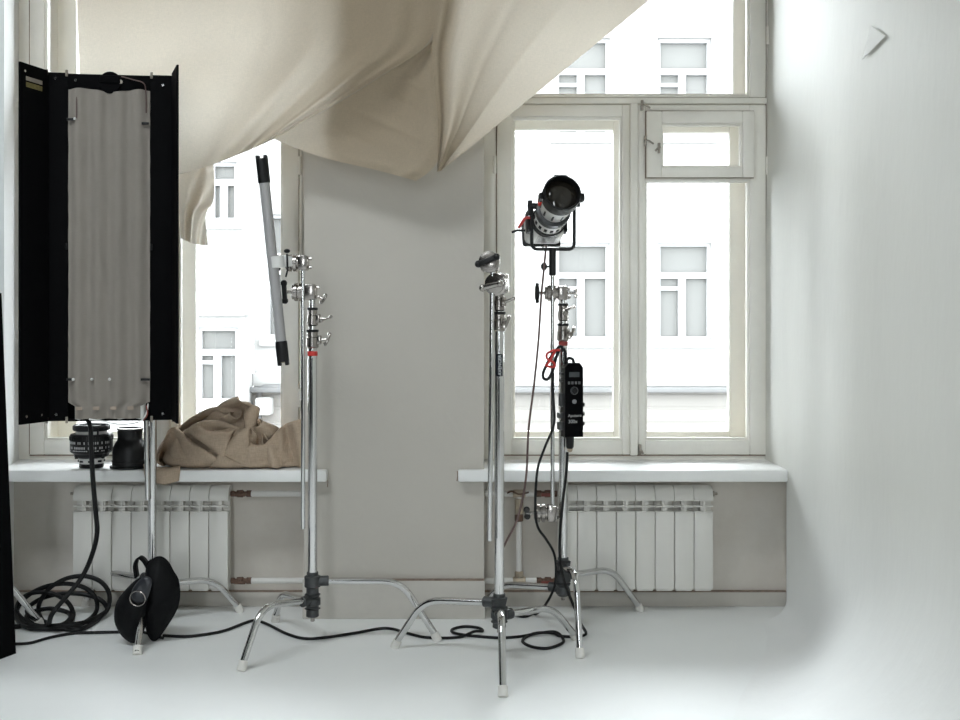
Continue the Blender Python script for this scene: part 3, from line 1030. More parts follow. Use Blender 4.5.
# -- stand behind the light panel
dx_, dy_ = -1.302, 4.37
s = F / dy_
zD = lambda y: CH - (y - HZ) / s
D_ = cstand('chrome stand behind the black light panel, sandbag over its leg', dx_, dy_, 152, zD(608), zD(330), None, zD(190),
            [dict(foot=PF(241, 612), bend=(214, 579), za=zD(585)),
             dict(foot=PF(85, 606), bend=(99, 571), za=zD(579)),
             dict(foot=PF(137, 655), t=0.6, zb=zD(585), za=zD(592))], tilt=-0.0)
MB().cyl(P(147.5, 500, dy_ - 0.03), P(145, 380, dy_ - 0.03), 0.009, n=12).build('grip_arm', M['chrome'], D_)

# -- stand at the left edge, hidden by the black board but for one leg
ex_, ey_ = -2.12, 4.10
E_ = cstand('chrome stand behind the black board at the left edge, one leg showing', ex_, ey_, 0, 0.10, 0.95, [0.93, 1.03], 1.2,
            [dict(foot=PF(42, 627), t=0.7, zb=0.21, za=0.19),
             dict(foot=(-2.42, 4.30, 0), t=0.7, zb=0.20, za=0.16),
             dict(foot=(-2.26, 3.72, 0), t=0.7, zb=0.20, za=0.13)])
# ------------------------------------------------------------------ fluorescent light panel
KY = 4.20
ks = F / KY
zk = lambda y: CH - (y - HZ) / ks
xk = lambda x: (x - 480) / ks
K = thing('light_panel', (xk(109), KY + 0.05, zk(421)), 'tall black fluorescent light panel with folding side doors and grey diffuser', 'lamp')
KT, KB = zk(73), zk(420.5)
m = MB()
m.box(xk(64), xk(152), KY + 0.035, KY + 0.10, zk(421), zk(84), 0.006)
m.build('housing', M['matte'], K)
for (a, b) in ((48, 68), (148, 170)):
    o = MB().box(xk(a), xk(b), KY - 0.004, KY + 0.004, KB, KT - 0.004, 0.001).build('door_panel', M['matte'], K)
m = MB()
m.box(xk(66), xk(150), KY - 0.002, KY + 0.035, zk(90), KT - 0.006, 0.003)
m.build('end_plate', M['matte'], K)
MB().box(xk(66), xk(150), KY + 0.0, KY + 0.035, KB - 0.002, zk(419), 0.002).build('end_plate', M['matte'], K)
m = MB()
m.cyl((xk(109), KY + 0.03, zk(83)), (xk(109), KY - 0.012, zk(83)), 0.042, n=28)
m.obox((xk(109), KY - 0.008, zk(80)), 0.075, 0.02, 0.03, (1, 0, 0), (0, 1, 0), (0, 0, 1), 0.006)
m.build('lock_plate', M['matte'], K)
MB().cyl((xk(119), KY - 0.004, zk(82)), (xk(119), KY - 0.012, zk(82)), 0.008, n=10).build('screw', M['hw'], K)


def door(xh, Yh, xe, Ye):
    a, b = P(xh, 0, Yh), P(xe, 0, Ye)
    a.z = b.z = KB
    d = (b - a)
    n = Vector((-d.y, d.x, 0)).normalized() * 0.004
    o = MB().prism([a - n, b - n, b + n, a + n], (0, 0, KT - KB)).build('side_door', M['matte'], K)
    return o, a, b


dl, la, lb = door(47.5, 4.186, 16, 4.05)
dr, ra, rb = door(169, 4.186, 168.3, 4.03)
# hinge clips between door and body
for (x, ) in ((48,), (67,), (149,), (170,)):
    for z in (KT - 0.006, KB + 0.004, (KT + KB) / 2):
        MB().cyl((xk(x), KY - 0.006, z - 0.012), (xk(x), KY - 0.006, z + 0.012), 0.005, n=8).build('hinge', M['hw'] if z != (KT + KB) / 2 else M['black'], K)
dd = (lb - la).normalized()
nn = Vector((dd.y, -dd.x, 0)).normalized()
if nn.y > 0: nn = -nn
def on_door(u, z): return la + (lb - la) * u + nn * 0.0045 + Vector((0, 0, z - KB))
for (u0, u1, z0, z1, mt) in ((0.22, 0.80, KT - 0.062, KT - 0.047, 'hw'), (0.22, 0.80, KT - 0.086, KT - 0.068, 'yellow')):
    p = on_door((u0 + u1) / 2, (z0 + z1) / 2)
    MB().obox(p, (lb - la).length * (u1 - u0), 0.0015, z1 - z0, dd, nn, (0, 0, 1)).build('warning_label', M[mt], dl)
for (u, z) in ((0.85, KT - 0.03), (0.8, KB + 0.028), (0.25, KB + 0.028)):
    p = on_door(u, z)
    MB().cyl(p, p + nn * 0.003, 0.005, n=8).build('rivet', M['steel'], dl)
for (x, y) in ((56, 80), (75.5, 81.5), (160, 84), (57, 414), (160, 414), (41, 414)):
    if x == 41: continue
    MB().cyl((xk(x), KY - 0.003, zk(y)), (xk(x), KY - 0.0075, zk(y)), 0.0055, n=8).build('rivet', M['chrome'], K)
# tubes and the rippled diffusion cloth before them
tx = [xk(78.5 + 19.6 * i) for i in range(4)]
for x in tx:
    MB().cyl((x, KY + 0.018, zk(420)), (x, KY + 0.018, zk(92)), 0.019, n=16).build('fluorescent_tube', M['tubew'], K)
rows = []
for i in range(80):
    t = i / 79
    y = 91 + t * (418.5 - 91)
    row = []
    for k in range(61):
        u = k / 60
        x = xk(68.5 + 79 * u) if y < 406 else xk(75 + 63 * u)
        bulge = 0.5 + 0.5 * math.cos(2 * PI * (u * 80 - 10) / 19.6)
        edge = min(1, min(u, 1 - u) / 0.06)
        q = noise.noise(Vector((u * 6, t * 9, 3.1)))
        q2 = noise.noise(Vector((u * 14 + t * 3, t * 22, 8.1)))
        yy = KY - 0.004 - 0.015 * bulge * edge - 0.004 * q * edge - 0.0015 * q2
        dz = 0.006 * math.sin(u * 9) * (1 if i == 0 else 0)
        row.append(Vector((x + 0.002 * q2, yy, zk(y) + dz)))
    rows.append(row)
df = MB().grid(rows).build('diffuser', M['diff'], K, ang=180)
for k in range(4):
    MB().box(xk(77 + 16.5 * k), xk(83 + 16.5 * k), KY - 0.0275, KY - 0.0245, zk(409.5), zk(406), 0.0005).build('faded_print', mat('faded_orange_print', (0.34, 0.275, 0.22), 0.7), df)
for (x0, x1, y) in ((68, 76, 121), (140, 147, 123.5), (67.5, 73.5, 379), (139, 148, 379.5)):
    MB().box(xk(x0), xk(x1), KY - 0.022, KY - 0.014, zk(y + 1.2), zk(y - 1.2), 0.001).build('clip', M['black'], df)
for (x, y) in ((75.5, 120.5), (74, 379), (92, 379), (109, 379)):
    MB().ball((xk(x), KY - 0.019, zk(y)), 0.006, n=8).build('snap', M['white'], df)
MB().tube(spline([P(119, 76, KY - 0.01), P(130, 79, KY - 0.02), P(140, 82, KY - 0.018), P(142.5, 90, KY - 0.016), P(143, 112, KY - 0.02)]), 0.0025, 6).build('bungee_cord', M['brownc'], K)
MB().tube(spline([P(76, 92, KY - 0.012), P(75.5, 104, KY - 0.02), P(75.5, 119, KY - 0.02)]), 0.0025, 6).build('bungee_cord', M['brownc'], K)
MB().tube(spline([P(88, 419, KY - 0.01), P(100, 421, KY - 0.02), P(118, 424.5, KY - 0.02), P(136, 422, KY - 0.02), P(143, 414, KY - 0.015), P(145, 404, KY - 0.01)]), 0.003, 6).build('wire', M['white'], K)
MB().tube(spline([P(140, 421, KY - 0.012), P(144, 415, KY - 0.018), P(143.5, 406, KY - 0.012)]), 0.0025, 6).build('wire', M['redv'], K)
# mount to the stand
m = MB()
m.box(xk(104), xk(118), KY + 0.10, KY + 0.125, zk(300), zk(190), 0.004)
m.cyl((xk(111), KY + 0.12, zk(240)), (dx_, dy_, zk(240)), 0.016, n=14)
m.build('mount', M['grey'], K)

K.rotation_euler = (0, 0, math.radians(7))         # the panel is turned a little towards the windows

# ------------------------------------------------------------------ spotlight on its yoke
d = Vector((0.135, -0.94, 0.305)).normalized()
SC_ = P(551.5, 215, 4.28)
SP = thing('spotlight', P(552.5, 262, 4.28), 'black and white spotlight with big dark lens on a thin yoke', 'lamp')
a = Vector((d.y, -d.x, 0)).normalized()
if a.x < 0: a = -a                       # sideways
u = a.cross(d).normalized()
if u.z < 0: u = -u
def L3(t, x=0.0, z=0.0): return SC_ + d * t + a * x + u * z
m = MB()
m.lathe([(0.060, 0.148), (0.070, 0.153), (0.0715, 0.162), (0.0715, 0.208), (0.069, 0.211), (0.065, 0.211), (0.0635, 0.208), (0.0635, 0.172), (0.0, 0.170)], SC_, d, 40, cap=False)
m.build('lens_ring', M['black'], SP)
for sx in (-1, 1):
    MB().obox(L3(0.185, 0.077 * sx, -0.010), 0.018, 0.028, 0.03, a, u, d, 0.003).build('ring_ear', M['black'], SP)
MB().obox(L3(0.185, 0.0, 0.074), 0.05, 0.008, 0.03, a, u, d, 0.003).build('ring_tab', M['black'], SP)
MB().lathe([(0.0632, 0.176), (0.052, 0.183), (0.034, 0.189), (0.016, 0.192), (0.0, 0.193)], SC_, d, 36, cap=False).build('lens', M['lensg'], SP)
MB().lathe([(0.050, 0.05), (0.055, 0.056), (0.064, 0.148), (0.062, 0.150)], SC_, d, 32).build('barrel', M['white'], SP)
for k in range(10):
    A = 2 * PI * k / 10
    c = SC_ + d * 0.095 + (a * math.cos(A) + u * math.sin(A)) * 0.0575
    MB().obox(c, 0.008, 0.006, 0.045, a * -math.sin(A) + u * math.cos(A), a * math.cos(A) + u * math.sin(A), d, 0.002).build('fin', M['grey'], SP)
MB().lathe([(0.056, 0.010), (0.066, 0.014), (0.067, 0.046), (0.058, 0.052)], SC_, d, 32).build('focus_band', M['grey'], SP)
MB().lathe([(0.056, -0.05), (0.062, -0.046), (0.063, 0.008), (0.057, 0.012)], SC_, d, 32).build('collar', M['white'], SP)
for k in range(16):
    A = 2 * PI * k / 16
    n0 = a * math.cos(A) + u * math.sin(A)
    MB().obox(SC_ - d * 0.020 + n0 * 0.0625, 0.012, 0.005, 0.022, a * -math.sin(A) + u * math.cos(A), n0, d, 0.001).build('vent_slot', M['black'], SP)
MB().lathe([(0.06, -0.075), (0.068, -0.07), (0.068, -0.05), (0.06, -0.046)], SC_, d, 32).build('mount_ring', M['black'], SP)
m = MB()
m.obox(L3(-0.135, -0.004, 0.004), 0.145, 0.105, 0.125, a, u, d, 0.018)
hs_ = m.build('rear_housing', M['white'], SP)
MB().obox(L3(-0.196, -0.004, 0.004), 0.158, 0.116, 0.028, a, u, d, 0.012).build('rear_bumper', M['black'], hs_)
for sx in (-1, 1):
    MB().obox(L3(-0.085, -0.004 + 0.074 * sx, 0.004), 0.014, 0.085, 0.04, a, u, d, 0.004).build('side_guard', M['black'], hs_)
MB().obox(L3(-0.130, 0.004, -0.0492), 0.085, 0.002, 0.072, a, u, d, 0.0005).build('spec_label', M['silver'], hs_)
for k in range(5):
    MB().obox(L3(-0.156 + 0.013 * k, 0.004, -0.0505), 0.07, 0.001, 0.004, a, u, d).build('print_line', M['grey'], hs_)
# red locking levers on the left
m = MB()
m.tube(fillet([L3(-0.03, -0.066, 0.0), L3(-0.035, -0.096, 0.004), L3(-0.10, -0.112, -0.012)], 0.015), 0.006, 8)
m.build('locking_lever', M['red'], SP)
MB().tube([L3(-0.11, -0.085, -0.02), L3(-0.115, -0.118, -0.018), L3(-0.13, -0.135, -0.02)], 0.005, 8).build('lever_tip', M['black'], SP)
MB().obox(L3(0.10, -0.064, 0.012), 0.014, 0.03, 0.03, a, u, d, 0.004).build('release_tab', M['red'], SP)
# yoke
yk = 4.28
m = MB()
m.tube(fillet([P(531.8, 206, yk), P(531.8, 249.3, yk), P(574.3, 249.3, yk), P(574.3, 203, yk)], 0.025), 0.0065, 10)
yo = m.build('yoke', M['black'], SP)
m = MB()
m.cyl(P(527.5, 206, yk), P(540, 206, yk), 0.012, n=14)
m.obox(P(530, 208, yk), 0.018, 0.022, 0.06, (1, 0, 0), (0, 1, 0), (0, 0, 1), 0.004)
m.build('yoke_knob', M['black'], yo)
m = MB()
m.cyl(P(563, 205, yk), P(580, 204.5, yk), 0.010, n=14)
m.build('yoke_knob', M['black'], yo)
m = MB()
m.cyl(P(552.5, 275.5, 4.28), P(552.5, 248, 4.28), 0.0138, n=16)
m.build('spigot', M['black'], SP)
m = MB()
m.cyl(P(551, 266.5, 4.28), P(544, 266.5, 4.28), 0.004, n=8)
m.ball(P(544, 266.5, 4.27), 0.013, 0.011, 0.016, n=10)
m.build('spigot_knob', M['black'], SP)

# ------------------------------------------------------------------ control box hung on the stand
by0 = 4.235
rot = math.radians(15)
bxx = Vector((math.cos(rot), math.sin(rot), 0))
bn = Vector((math.sin(rot), -math.cos(rot), 0))         # outward normal of the face
bc = P(574, 400, by0)
BX = thing('control_box', P(573, 437, by0), 'black control box with small screen and knob hung on the spotlight stand', 'control box')
hw, hh, dp = 0.0375, 0.143, 0.044
def FB(x, z, o=0.0): return bc + bxx * x + Vector((0, 0, z)) + bn * o
pl = [(-hw, -hh), (hw, -hh), (hw, hh - 0.018), (hw - 0.014, hh), (-hw + 0.014, hh), (-hw, hh - 0.018)]
MB().prism([FB(x, z, 0.0) for x, z in pl], -bn * dp).build('case', M['black'], BX)
m = MB()
m.prism([FB(x * 0.93, z * 0.985, 0.0) for x, z in pl], bn * 0.0025)
fc = m.build('face_plate', M['matte'], BX)
mb_grey = mat('faint_grey_print', (0.10, 0.10, 0.105), 0.5)
MB().obox(FB(0.0, 0.098, 0.003), 0.042, 0.002, 0.020, bxx, bn, (0, 0, 1), 0.0005).build('screen', mat('dark_screen', (0.045, 0.05, 0.055), 0.15), fc)
for k in range(4):
    MB().obox(FB(-0.021 + 0.014 * k, 0.066, 0.003), 0.009, 0.003, 0.011, bxx, bn, (0, 0, 1), 0.001).build('button', mb_grey, fc)
c0 = FB(0.0, 0.036, 0.0025)
MB().lathe([(0.0135, 0), (0.0155, 0.001), (0.0155, 0.003), (0.0135, 0.003)], c0, bn, 24, cap=False).build('dial_ring', mb_grey, fc)
MB().lathe([(0.0115, 0), (0.0115, 0.008), (0.010, 0.009)], c0, bn, 20).build('dial', M['black'], fc)
MB().lathe([(0.0085, 0), (0.0085, 0.004), (0.007, 0.005)], FB(0.0, -0.006, 0.0025), bn, 18).build('power_button', mat('grey_button', (0.22, 0.22, 0.23), 0.4), fc)
rz = (PI / 2, 0, rot)
text('Aputure', 0.0165, FB(0.002, -0.060, 0.003), rz, M['print'], BX)
text('300x', 0.019, FB(-0.006, -0.083, 0.003), rz, M['print'], BX)
for (x, z, sx, sz) in ((0.004, 0.10, 0.012, 0.010), (0.004, 0.075, 0.012, 0.010), (0.006, 0.0, 0.014, 0.05), (0.008, -0.06, 0.022, 0.02), (0.008, -0.10, 0.022, 0.03)):
    MB().obox(FB(-hw - x, z, -0.025), sx, 0.028, sz, bxx, bn, (0, 0, 1), 0.002).build('side_clip', M['grey'], BX)
for z in (-0.02, -0.055, -0.093):
    MB().obox(FB(hw + 0.005, z, -0.02), 0.014, 0.016, 0.016, bxx, bn, (0, 0, 1), 0.003).build('socket', M['black'], BX)
pb = FB(-0.008, -hh, -0.025)
MB().lathe([(0.016, 0), (0.0165, 0.004), (0.015, 0.04), (0.009, 0.05)], pb, (0, 0, -1), 14).build('plug', M['black'], BX)
MB().lathe([(0.011, 0.046), (0.0115, 0.05), (0.009, 0.057), (0.005, 0.06)], pb, (0, 0, -1), 12).build('plug_ring', M['brass'], BX)
m = MB()
m.tube(fillet([FB(-0.02, hh - 0.01, -0.03), FB(-0.018, hh + 0.018, -0.03), FB(0.006, hh + 0.016, -0.03), FB(0.012, hh - 0.01, -0.03)], 0.02), 0.006, 8)
m.build('hanging_strap', M['black'], BX)


# ------------------------------------------------------------------ cables
def cable(name, pts, r, mt, label, cat='cable', n=8, group=None):
    pts = spline(pts, n)
    o = MB().tube(pts, r, 8).build(name, mt)
    return tag(o, label, cat, group)


Yc = 4.25
cable('lamp_cable', [L3(-0.195, 0.0, -0.055), P(546, 246, 4.33), P(545.5, 252, 4.28), P(544, 268, 4.255), P(541, 300, 4.25), P(538.5, 340, 4.24), P(534, 385, 4.22), P(528.5, 430, 4.20), P(526, 478, 4.17), P(518, 517, 4.12), P(507, 540, 4.05), P(499.5, 556, 3.98), P(496.2, 570, 3.93), P(495.7, 584, 3.915), P(497, 600, 3.925), P(505, 618, 3.95)],
      0.0042, M['brownc'], 'thin brown cable dropping from the spotlight to the front stand')
# looped cable with a red tie
cable('header_cable', [P(566, 364, 4.25), P(565, 352, 4.24), P(560, 346.5, 4.24), P(555, 352, 4.235), P(549, 360, 4.23), P(543.5, 372, 4.23), P(543.5, 378, 4.23), P(548, 379, 4.228), P(553, 370, 4.225), P(556, 358, 4.23), P(560, 349, 4.232)],
      0.0062, M['rubber'], 'short black cable looped above the control box')
cable('black_mains_cable', [P(558, 352, 4.245), P(554.5, 362, 4.24), P(552.5, 378, 4.235), P(553.5, 400, 4.235), P(554, 424, 4.235), P(545, 447, 4.235), P(537.5, 470, 4.23), P(535.3, 505, 4.215), P(537.5, 526, 4.21), P(546, 539, 4.215), P(553.5, 552, 4.225), P(556, 567, 4.23), P(554.5, 586, 4.22), P(546, 604, 4.20), PF(536, 615.5) + Vector((0, 0, 0.006)), PF(524, 618) + Vector((0, 0, 0.006)), PF(512, 616) + Vector((0, 0, 0.006))],
      0.0052, M['rubber'], 'black cable hanging in an S-curve left of the spotlight stand')
red = MB()
rp = spline([P(560, 350, 4.222), P(553, 350.5, 4.218), P(547, 354, 4.216), P(547.5, 359, 4.216), P(553, 362, 4.215), P(555, 366, 4.216), P(551, 367, 4.214), P(546.5, 365.5, 4.214), P(549, 362, 4.213), P(555, 351, 4.212)], 8)
red.tube(rp, 0.0045, 8)
tag(red.build('cable_tie', M['red']), 'red hook tie around the looped cable above the control box', 'cable tie')

E1 = Vector((0, 0, 0.0058))
fl = lambda x, y: PF(x, y) + E1
pts = [P(567.2, 452, 4.258), P(566.5, 470, 4.25), P(563, 500, 4.225), P(560.3, 530, 4.20), P(560, 556, 4.19), P(563, 577, 4.17), P(570, 597, 4.14), P(575.5, 610, 4.13), P(581, 624, 4.12)]
pts += [fl(586, 635), fl(578, 638.2), fl(560, 637.5), fl(553, 634.5), fl(537, 634.5), fl(527, 638), fl(522.5, 643), fl(531, 648), fl(546, 650), fl(560, 646), fl(563.5, 641.5),
        fl(556, 636.5) + E1 * 1.9, fl(540, 636.0) + E1, fl(520, 638), fl(500, 639.3), fl(480, 638), fl(465, 636.5), fl(453, 634), fl(453, 630.5), fl(465, 628), fl(479, 629.5), fl(482.5, 632.5), fl(474, 636) + E1 * 1.9, fl(460, 638.5), fl(440, 639.5), fl(423, 638.5), fl(405, 634),
        fl(393, 630.5), fl(380, 630), fl(355, 634.5), fl(325, 639), fl(304, 640), fl(286, 635), fl(268, 626), fl(256, 622), fl(246, 624), fl(225, 632), fl(205, 636), fl(185, 638), fl(163, 637)]
cable('floor_power_cable', pts, 0.0056, M['rubber'], 'thin black cable winding across the white floor from the control box', n=6)
cable('thin_floor_cable', [fl(163, 639.5), fl(140, 633), fl(120, 633.5), fl(95, 634), fl(72, 635), fl(50, 639), fl(30, 644.5), fl(14, 645.5)],
      0.0056, M['rubber'], 'thin black cable running from the sandbag to the black board')

# panel cable and its coil
cp = [P(88, 420, 4.24), P(90.5, 428, 4.235), P(91, 445, 4.23), P(93, 480, 4.23), P(95.5, 510, 4.24), P(97, 533, 4.25), P(92, 555, 4.27), P(82, 577, 4.28), P(66, 597, 4.24), P(52, 614, 4.19)]
c0 = PF(60, 626) + Vector((0, 0, 0.012))
loops = [(74, 605, 35, 29, 0.25, 0.10, 0.0), (56, 611, 40, 27, 0.3, 0.06, 0.5), (66, 612, 40, 18, 0.2, 0.03, 1.1), (45, 612, 28, 20, -0.2, 0.02, 0.2), (48, 620, 22, 11, 0.1, 0.0, 0.4)]
for i, (lx, ly, rx, ry, sk, lift, ph) in enumerate(loops):
    for k in range(12):
        A = -2.2 - 2 * PI * k / 12 + ph * 0.2
        x = lx + rx * math.cos(A) + sk * ry * math.sin(A)
        y = ly - ry * math.sin(A)
        # depth: the coil lies on the floor, its far side propped up against the wall
        yfl = min(631.5, max(616.5, y)) if y > 616.5 else 616.5
        Y = CH * F / (yfl - HZ)
        p = P(x, min(y, 631), Y)
        p.y += 0.006 * (i % 3)
        p.z = max(p.z, 0.009 + 0.004 * (i % 3))
        cp.append(p)
cp += [P(30, 628, 4.31), P(10, 630, 4.28), P(-10, 628, 4.3)]
for p in cp[10:]:
    p.z = max(p.z, 0.0105)
cable('panel_cable', cp, 0.0092, M['rubber'], 'thick black cable from the light panel, coiled on the floor', n=8)


# ------------------------------------------------------------------ sandbag
def pillow(outline, Yc, th, n=9, bulge=0.55, lean=0.0):
    """a filled pouch: px outline inflated both ways about the distance Yc"""
    pts = spline([Vector((x, y, 0)) for x, y in outline], 4, True)
    cx = sum(p.x for p in pts) / len(pts)
    cy_ = sum(p.y for p in pts) / len(pts)
    m = len(pts)
    v, f = [], []
    for side in (-1, 1):
        for j in range(n):
            t = j / n
            h = (1 - (1 - t) ** 2) ** bulge
            for i, p in enumerate(pts):
                x, y = cx + (p.x - cx) * (1 - t), cy_ + (p.y - cy_) * (1 - t)
                q = noise.noise(Vector((x * 0.06, y * 0.06, side * 3.0))) * 0.014 * h + noise.noise(Vector((x * 0.16, y * 0.12, side * 5.0))) * 0.005 * h
                yy = Yc + lean * (y - cy_) + side * (th * h + q)
                w0 = P(x, y, Yc)
                v.append(Vector((w0.x, yy, max(0.003, w0.z))))
        w0 = P(cx, cy_, Yc)
        v.append(Vector((w0.x, Yc + side * th, w0.z)))
    mb = MB()
    off = n * m + 1
    for s_ in (0, 1):
        o = s_ * off
        for j in range(n - 1):
            for i in range(m):
                i2 = (i + 1) % m
                f.append((o + j * m + i, o + j * m + i2, o + (j + 1) * m + i2, o + (j + 1) * m + i))
        for i in range(m):
            f.append((o + (n - 1) * m + i, o + (n - 1) * m + (i + 1) % m, o + n * m))
    for i in range(m):
        i2 = (i + 1) % m
        f.append((i, i2, off + i2, off + i))
    return mb.add(v, f)


SB = thing('sandbag', PF(147, 641), 'black saddle sandbag slung over the stand leg under the light panel', 'sandbag')
ro = [(147, 566), (153, 559), (161, 557), (168, 562), (173, 571), (178, 580), (179.5, 594), (177, 608), (168, 624), (156, 640), (149, 636), (145.5, 622), (145, 595)]
lo = [(139, 578), (148, 582), (151, 596), (148, 615), (143, 634), (135, 643), (126, 640), (117, 628), (114, 615), (117, 601), (127, 588)]
pillow(ro, 4.13, 0.070).build('pouch', M['bag'], SB, ang=80)
pillow(lo, 4.09, 0.060).build('pouch', M['bag'], SB, ang=80)
pillow([(132, 590), (139, 580), (146, 576), (152, 580), (150, 592), (146, 600), (138, 603), (132, 599)], 4.035, 0.022).build('saddle_strap', mat('sandbag_webbing', (0.022, 0.024, 0.030), 0.35, 0, 0.2, 60), SB, ang=80)
rows = []
hp = spline([P(137, 577, 4.10), P(135.5, 565, 4.11), P(139, 557.5, 4.12), P(144, 560, 4.13), P(149, 568, 4.13)], 6)
for p in hp:
    rows.append([p + Vector((0, -0.022, 0)), p + Vector((0, 0.022, 0.0))])
m = MB().grid(rows)
ho = m.build('handle', M['bag'], SB, ang=80)
md = ho.modifiers.new('thick', 'SOLIDIFY'); md.thickness = 0.006; md.offset = 0
rc = P(137.5, 598.5, 4.0)
MB().tube([rc + Vector((0.028 * math.cos(A), -0.004 * math.sin(A), 0.028 * math.sin(A))) for A in [2 * PI * k / 24 for k in range(24)]], 0.0022, 8, True).build('ring', M['steel'], SB)
# stitched seam along the right pouch
sm_ = spline([P(x, y, 4.13) for x, y in ro], 6, True)
MB().tube(sm_, 0.003, 6, True).build('seam', M['bag'], SB)

# ------------------------------------------------------------------ black board at the left edge
b0 = PF(16, 653.5)
bd = Vector((-0.36, -0.93, 0)).normalized()
top = P(1.5, 293, b0.y) - b0
n0 = Vector((0.93, -0.36, 0)).normalized() * 0.012
m = MB()
q = [b0, b0 + bd * 0.8, b0 + bd * 0.8 + top, b0 + top]
m.prism([p - n0 for p in q], n0)
o = m.build('flat_board', M['matte'])
for v in o.data.vertices: v.co -= b0
o.location = b0
tag(o, 'tall black board leaning at the left edge of the picture', 'board')

# ------------------------------------------------------------------ things on the left sill
LY = 4.50
ls = F / LY
lc = Vector(((91.5 - 480) / ls, LY, ZS))
LN = thing('lamp_lens', lc, 'round black lens attachment with white ring standing on the sill', 'lens')
MB().lathe([(0.046, 0.0), (0.048, 0.003), (0.048, 0.015), (0.044, 0.017)], lc, (0, 0, 1), 36).build('mount_foot', M['black'], LN)
MB().lathe([(0.040, 0.015), (0.048, 0.018), (0.050, 0.038), (0.046, 0.041)], lc, (0, 0, 1), 36).build('white_ring', M['white'], LN)
for k in range(8):
    A = 2 * PI * (k + 0.3) / 8
    c = lc + Vector((0.0495 * math.cos(A), 0.0495 * math.sin(A), 0.028))
    MB().obox(c, 0.016, 0.006, 0.008, (-math.sin(A), math.cos(A), 0), (math.cos(A), math.sin(A), 0), (0, 0, 1)).build('ring_slot', M['black'], LN)
MB().lathe([(0.05, 0.040), (0.066, 0.046), (0.070, 0.058), (0.080, 0.064), (0.0835, 0.070), (0.0835, 0.132), (0.081, 0.138), (0.07, 0.139)], lc, (0, 0, 1), 44).build('barrel', M['black'], LN)
for k in range(60):
    A = 2 * PI * k / 60
    c = lc + Vector((0.084 * math.cos(A), 0.084 * math.sin(A), 0.122))
    if k % 2 == 0:
        MB().obox(c, 0.0035, 0.004, 0.016, (-math.sin(A), math.cos(A), 0), (math.cos(A), math.sin(A), 0), (0, 0, 1)).build('grip_rib', M['black'], LN)
for k in range(26):
    A = -PI / 2 + (k - 13) * 0.105
    for (z, h, w0) in ((0.106, 0.010, 0.0045), (0.086, 0.009, 0.005), (0.074, 0.004, 0.006)):
        if random.random() < 0.68:
            c = lc + Vector((0.0838 * math.cos(A), 0.0838 * math.sin(A), z))
            MB().obox(c, w0, 0.0008, h, (-math.sin(A), math.cos(A), 0), (math.cos(A), math.sin(A), 0), (0, 0, 1)).build('scale_mark', M['print'], LN)
MB().lathe([(0.062, 0.139), (0.062, 0.150), (0.060, 0.152)], lc, (0, 0, 1), 36).build('neck', M['white'], LN)
MB().lathe([(0.060, 0.150), (0.070, 0.152), (0.073, 0.157), (0.073, 0.170), (0.068, 0.175), (0.060, 0.168), (0.0, 0.165)], lc, (0, 0, 1), 40).build('front_ring', M['black'], LN)
for A in (-0.5, -2.3):
    c = lc + Vector((0.066 * math.cos(A), 0.066 * math.sin(A), 0.02))
    MB().cyl(c + Vector((0, 0, 0.02)), c + Vector((0, 0, 0.045)), 0.007, n=8).build('pin', M['black'], LN)
lv = MB(); A = -0.9
lv.cyl(lc + Vector((0.074 * math.cos(A), 0.074 * math.sin(A), 0.138)), lc + Vector((0.074 * math.cos(A), 0.074 * math.sin(A), 0.165)), 0.004, n=8)
lv.build('focus_pin', M['black'], LN)

vc = Vector(((130.5 - 480) / ls + 0.0, LY - 0.005, ZS))
VS = thing('lamp_hood', vc, 'black bell-shaped lamp hood with flared lip standing on the sill', 'lamp hood')
MB().lathe([(0.076, 0.0), (0.079, 0.002), (0.079, 0.008), (0.070, 0.012), (0.0695, 0.03), (0.069, 0.065), (0.066, 0.085), (0.058, 0.102), (0.050, 0.113), (0.048, 0.125), (0.050, 0.15), (0.052, 0.158), (0.049, 0.158), (0.045, 0.14), (0.0, 0.135)], vc, (0, 0, 1), 40).build('shell', M['black'], VS)
MB().lathe([(0.0695, 0.022), (0.072, 0.024), (0.072, 0.032), (0.0695, 0.034)], vc, (0, 0, 1), 40, cap=False).build('band', M['black'], VS)
MB().lathe([(0.049, 0.157), (0.0525, 0.158), (0.0525, 0.162), (0.049, 0.163)], vc, (0, 0, 1), 40, cap=False).build('rim', M['steel'], VS)

# ------------------------------------------------------------------ hanging muslin
DY = 4.30


def curve2(pts, n):
    c = spline([Vector((x, y, w)) for x, y, w in pts], 12)
    # resample to n points by arc length
    L = [0]
    for i in range(1, len(c)): L.append(L[-1] + (c[i] - c[i - 1]).length)
    out = []
    j = 0
    for k in range(n):
        t = L[-1] * k / (n - 1)
        while j < len(L) - 2 and L[j + 1] < t: j += 1
        f_ = (t - L[j]) / max(1e-9, L[j + 1] - L[j])
        out.append(c[j].lerp(c[j + 1], min(1, max(0, f_))))
    return out


def patch(c0, c1, nu, sag, dep):
    """surface between two curves of (px, px, distance offset)"""
    rows = []
    n = len(c0)
    for i in range(n):
        v = i / (n - 1)
        row = []
        for k in range(nu):
            u = k / (nu - 1)
            q = c0[i].lerp(c1[i], u)
            y = q.y + sag(u, v)
            Y = DY + q.z + dep(u, v, q.x, y)
            row.append(P(q.x, y, Y))
        rows.append(row)
    return rows


def gauss(x, c, w_): return math.exp(-((x - c) / w_) ** 2)


N = 70
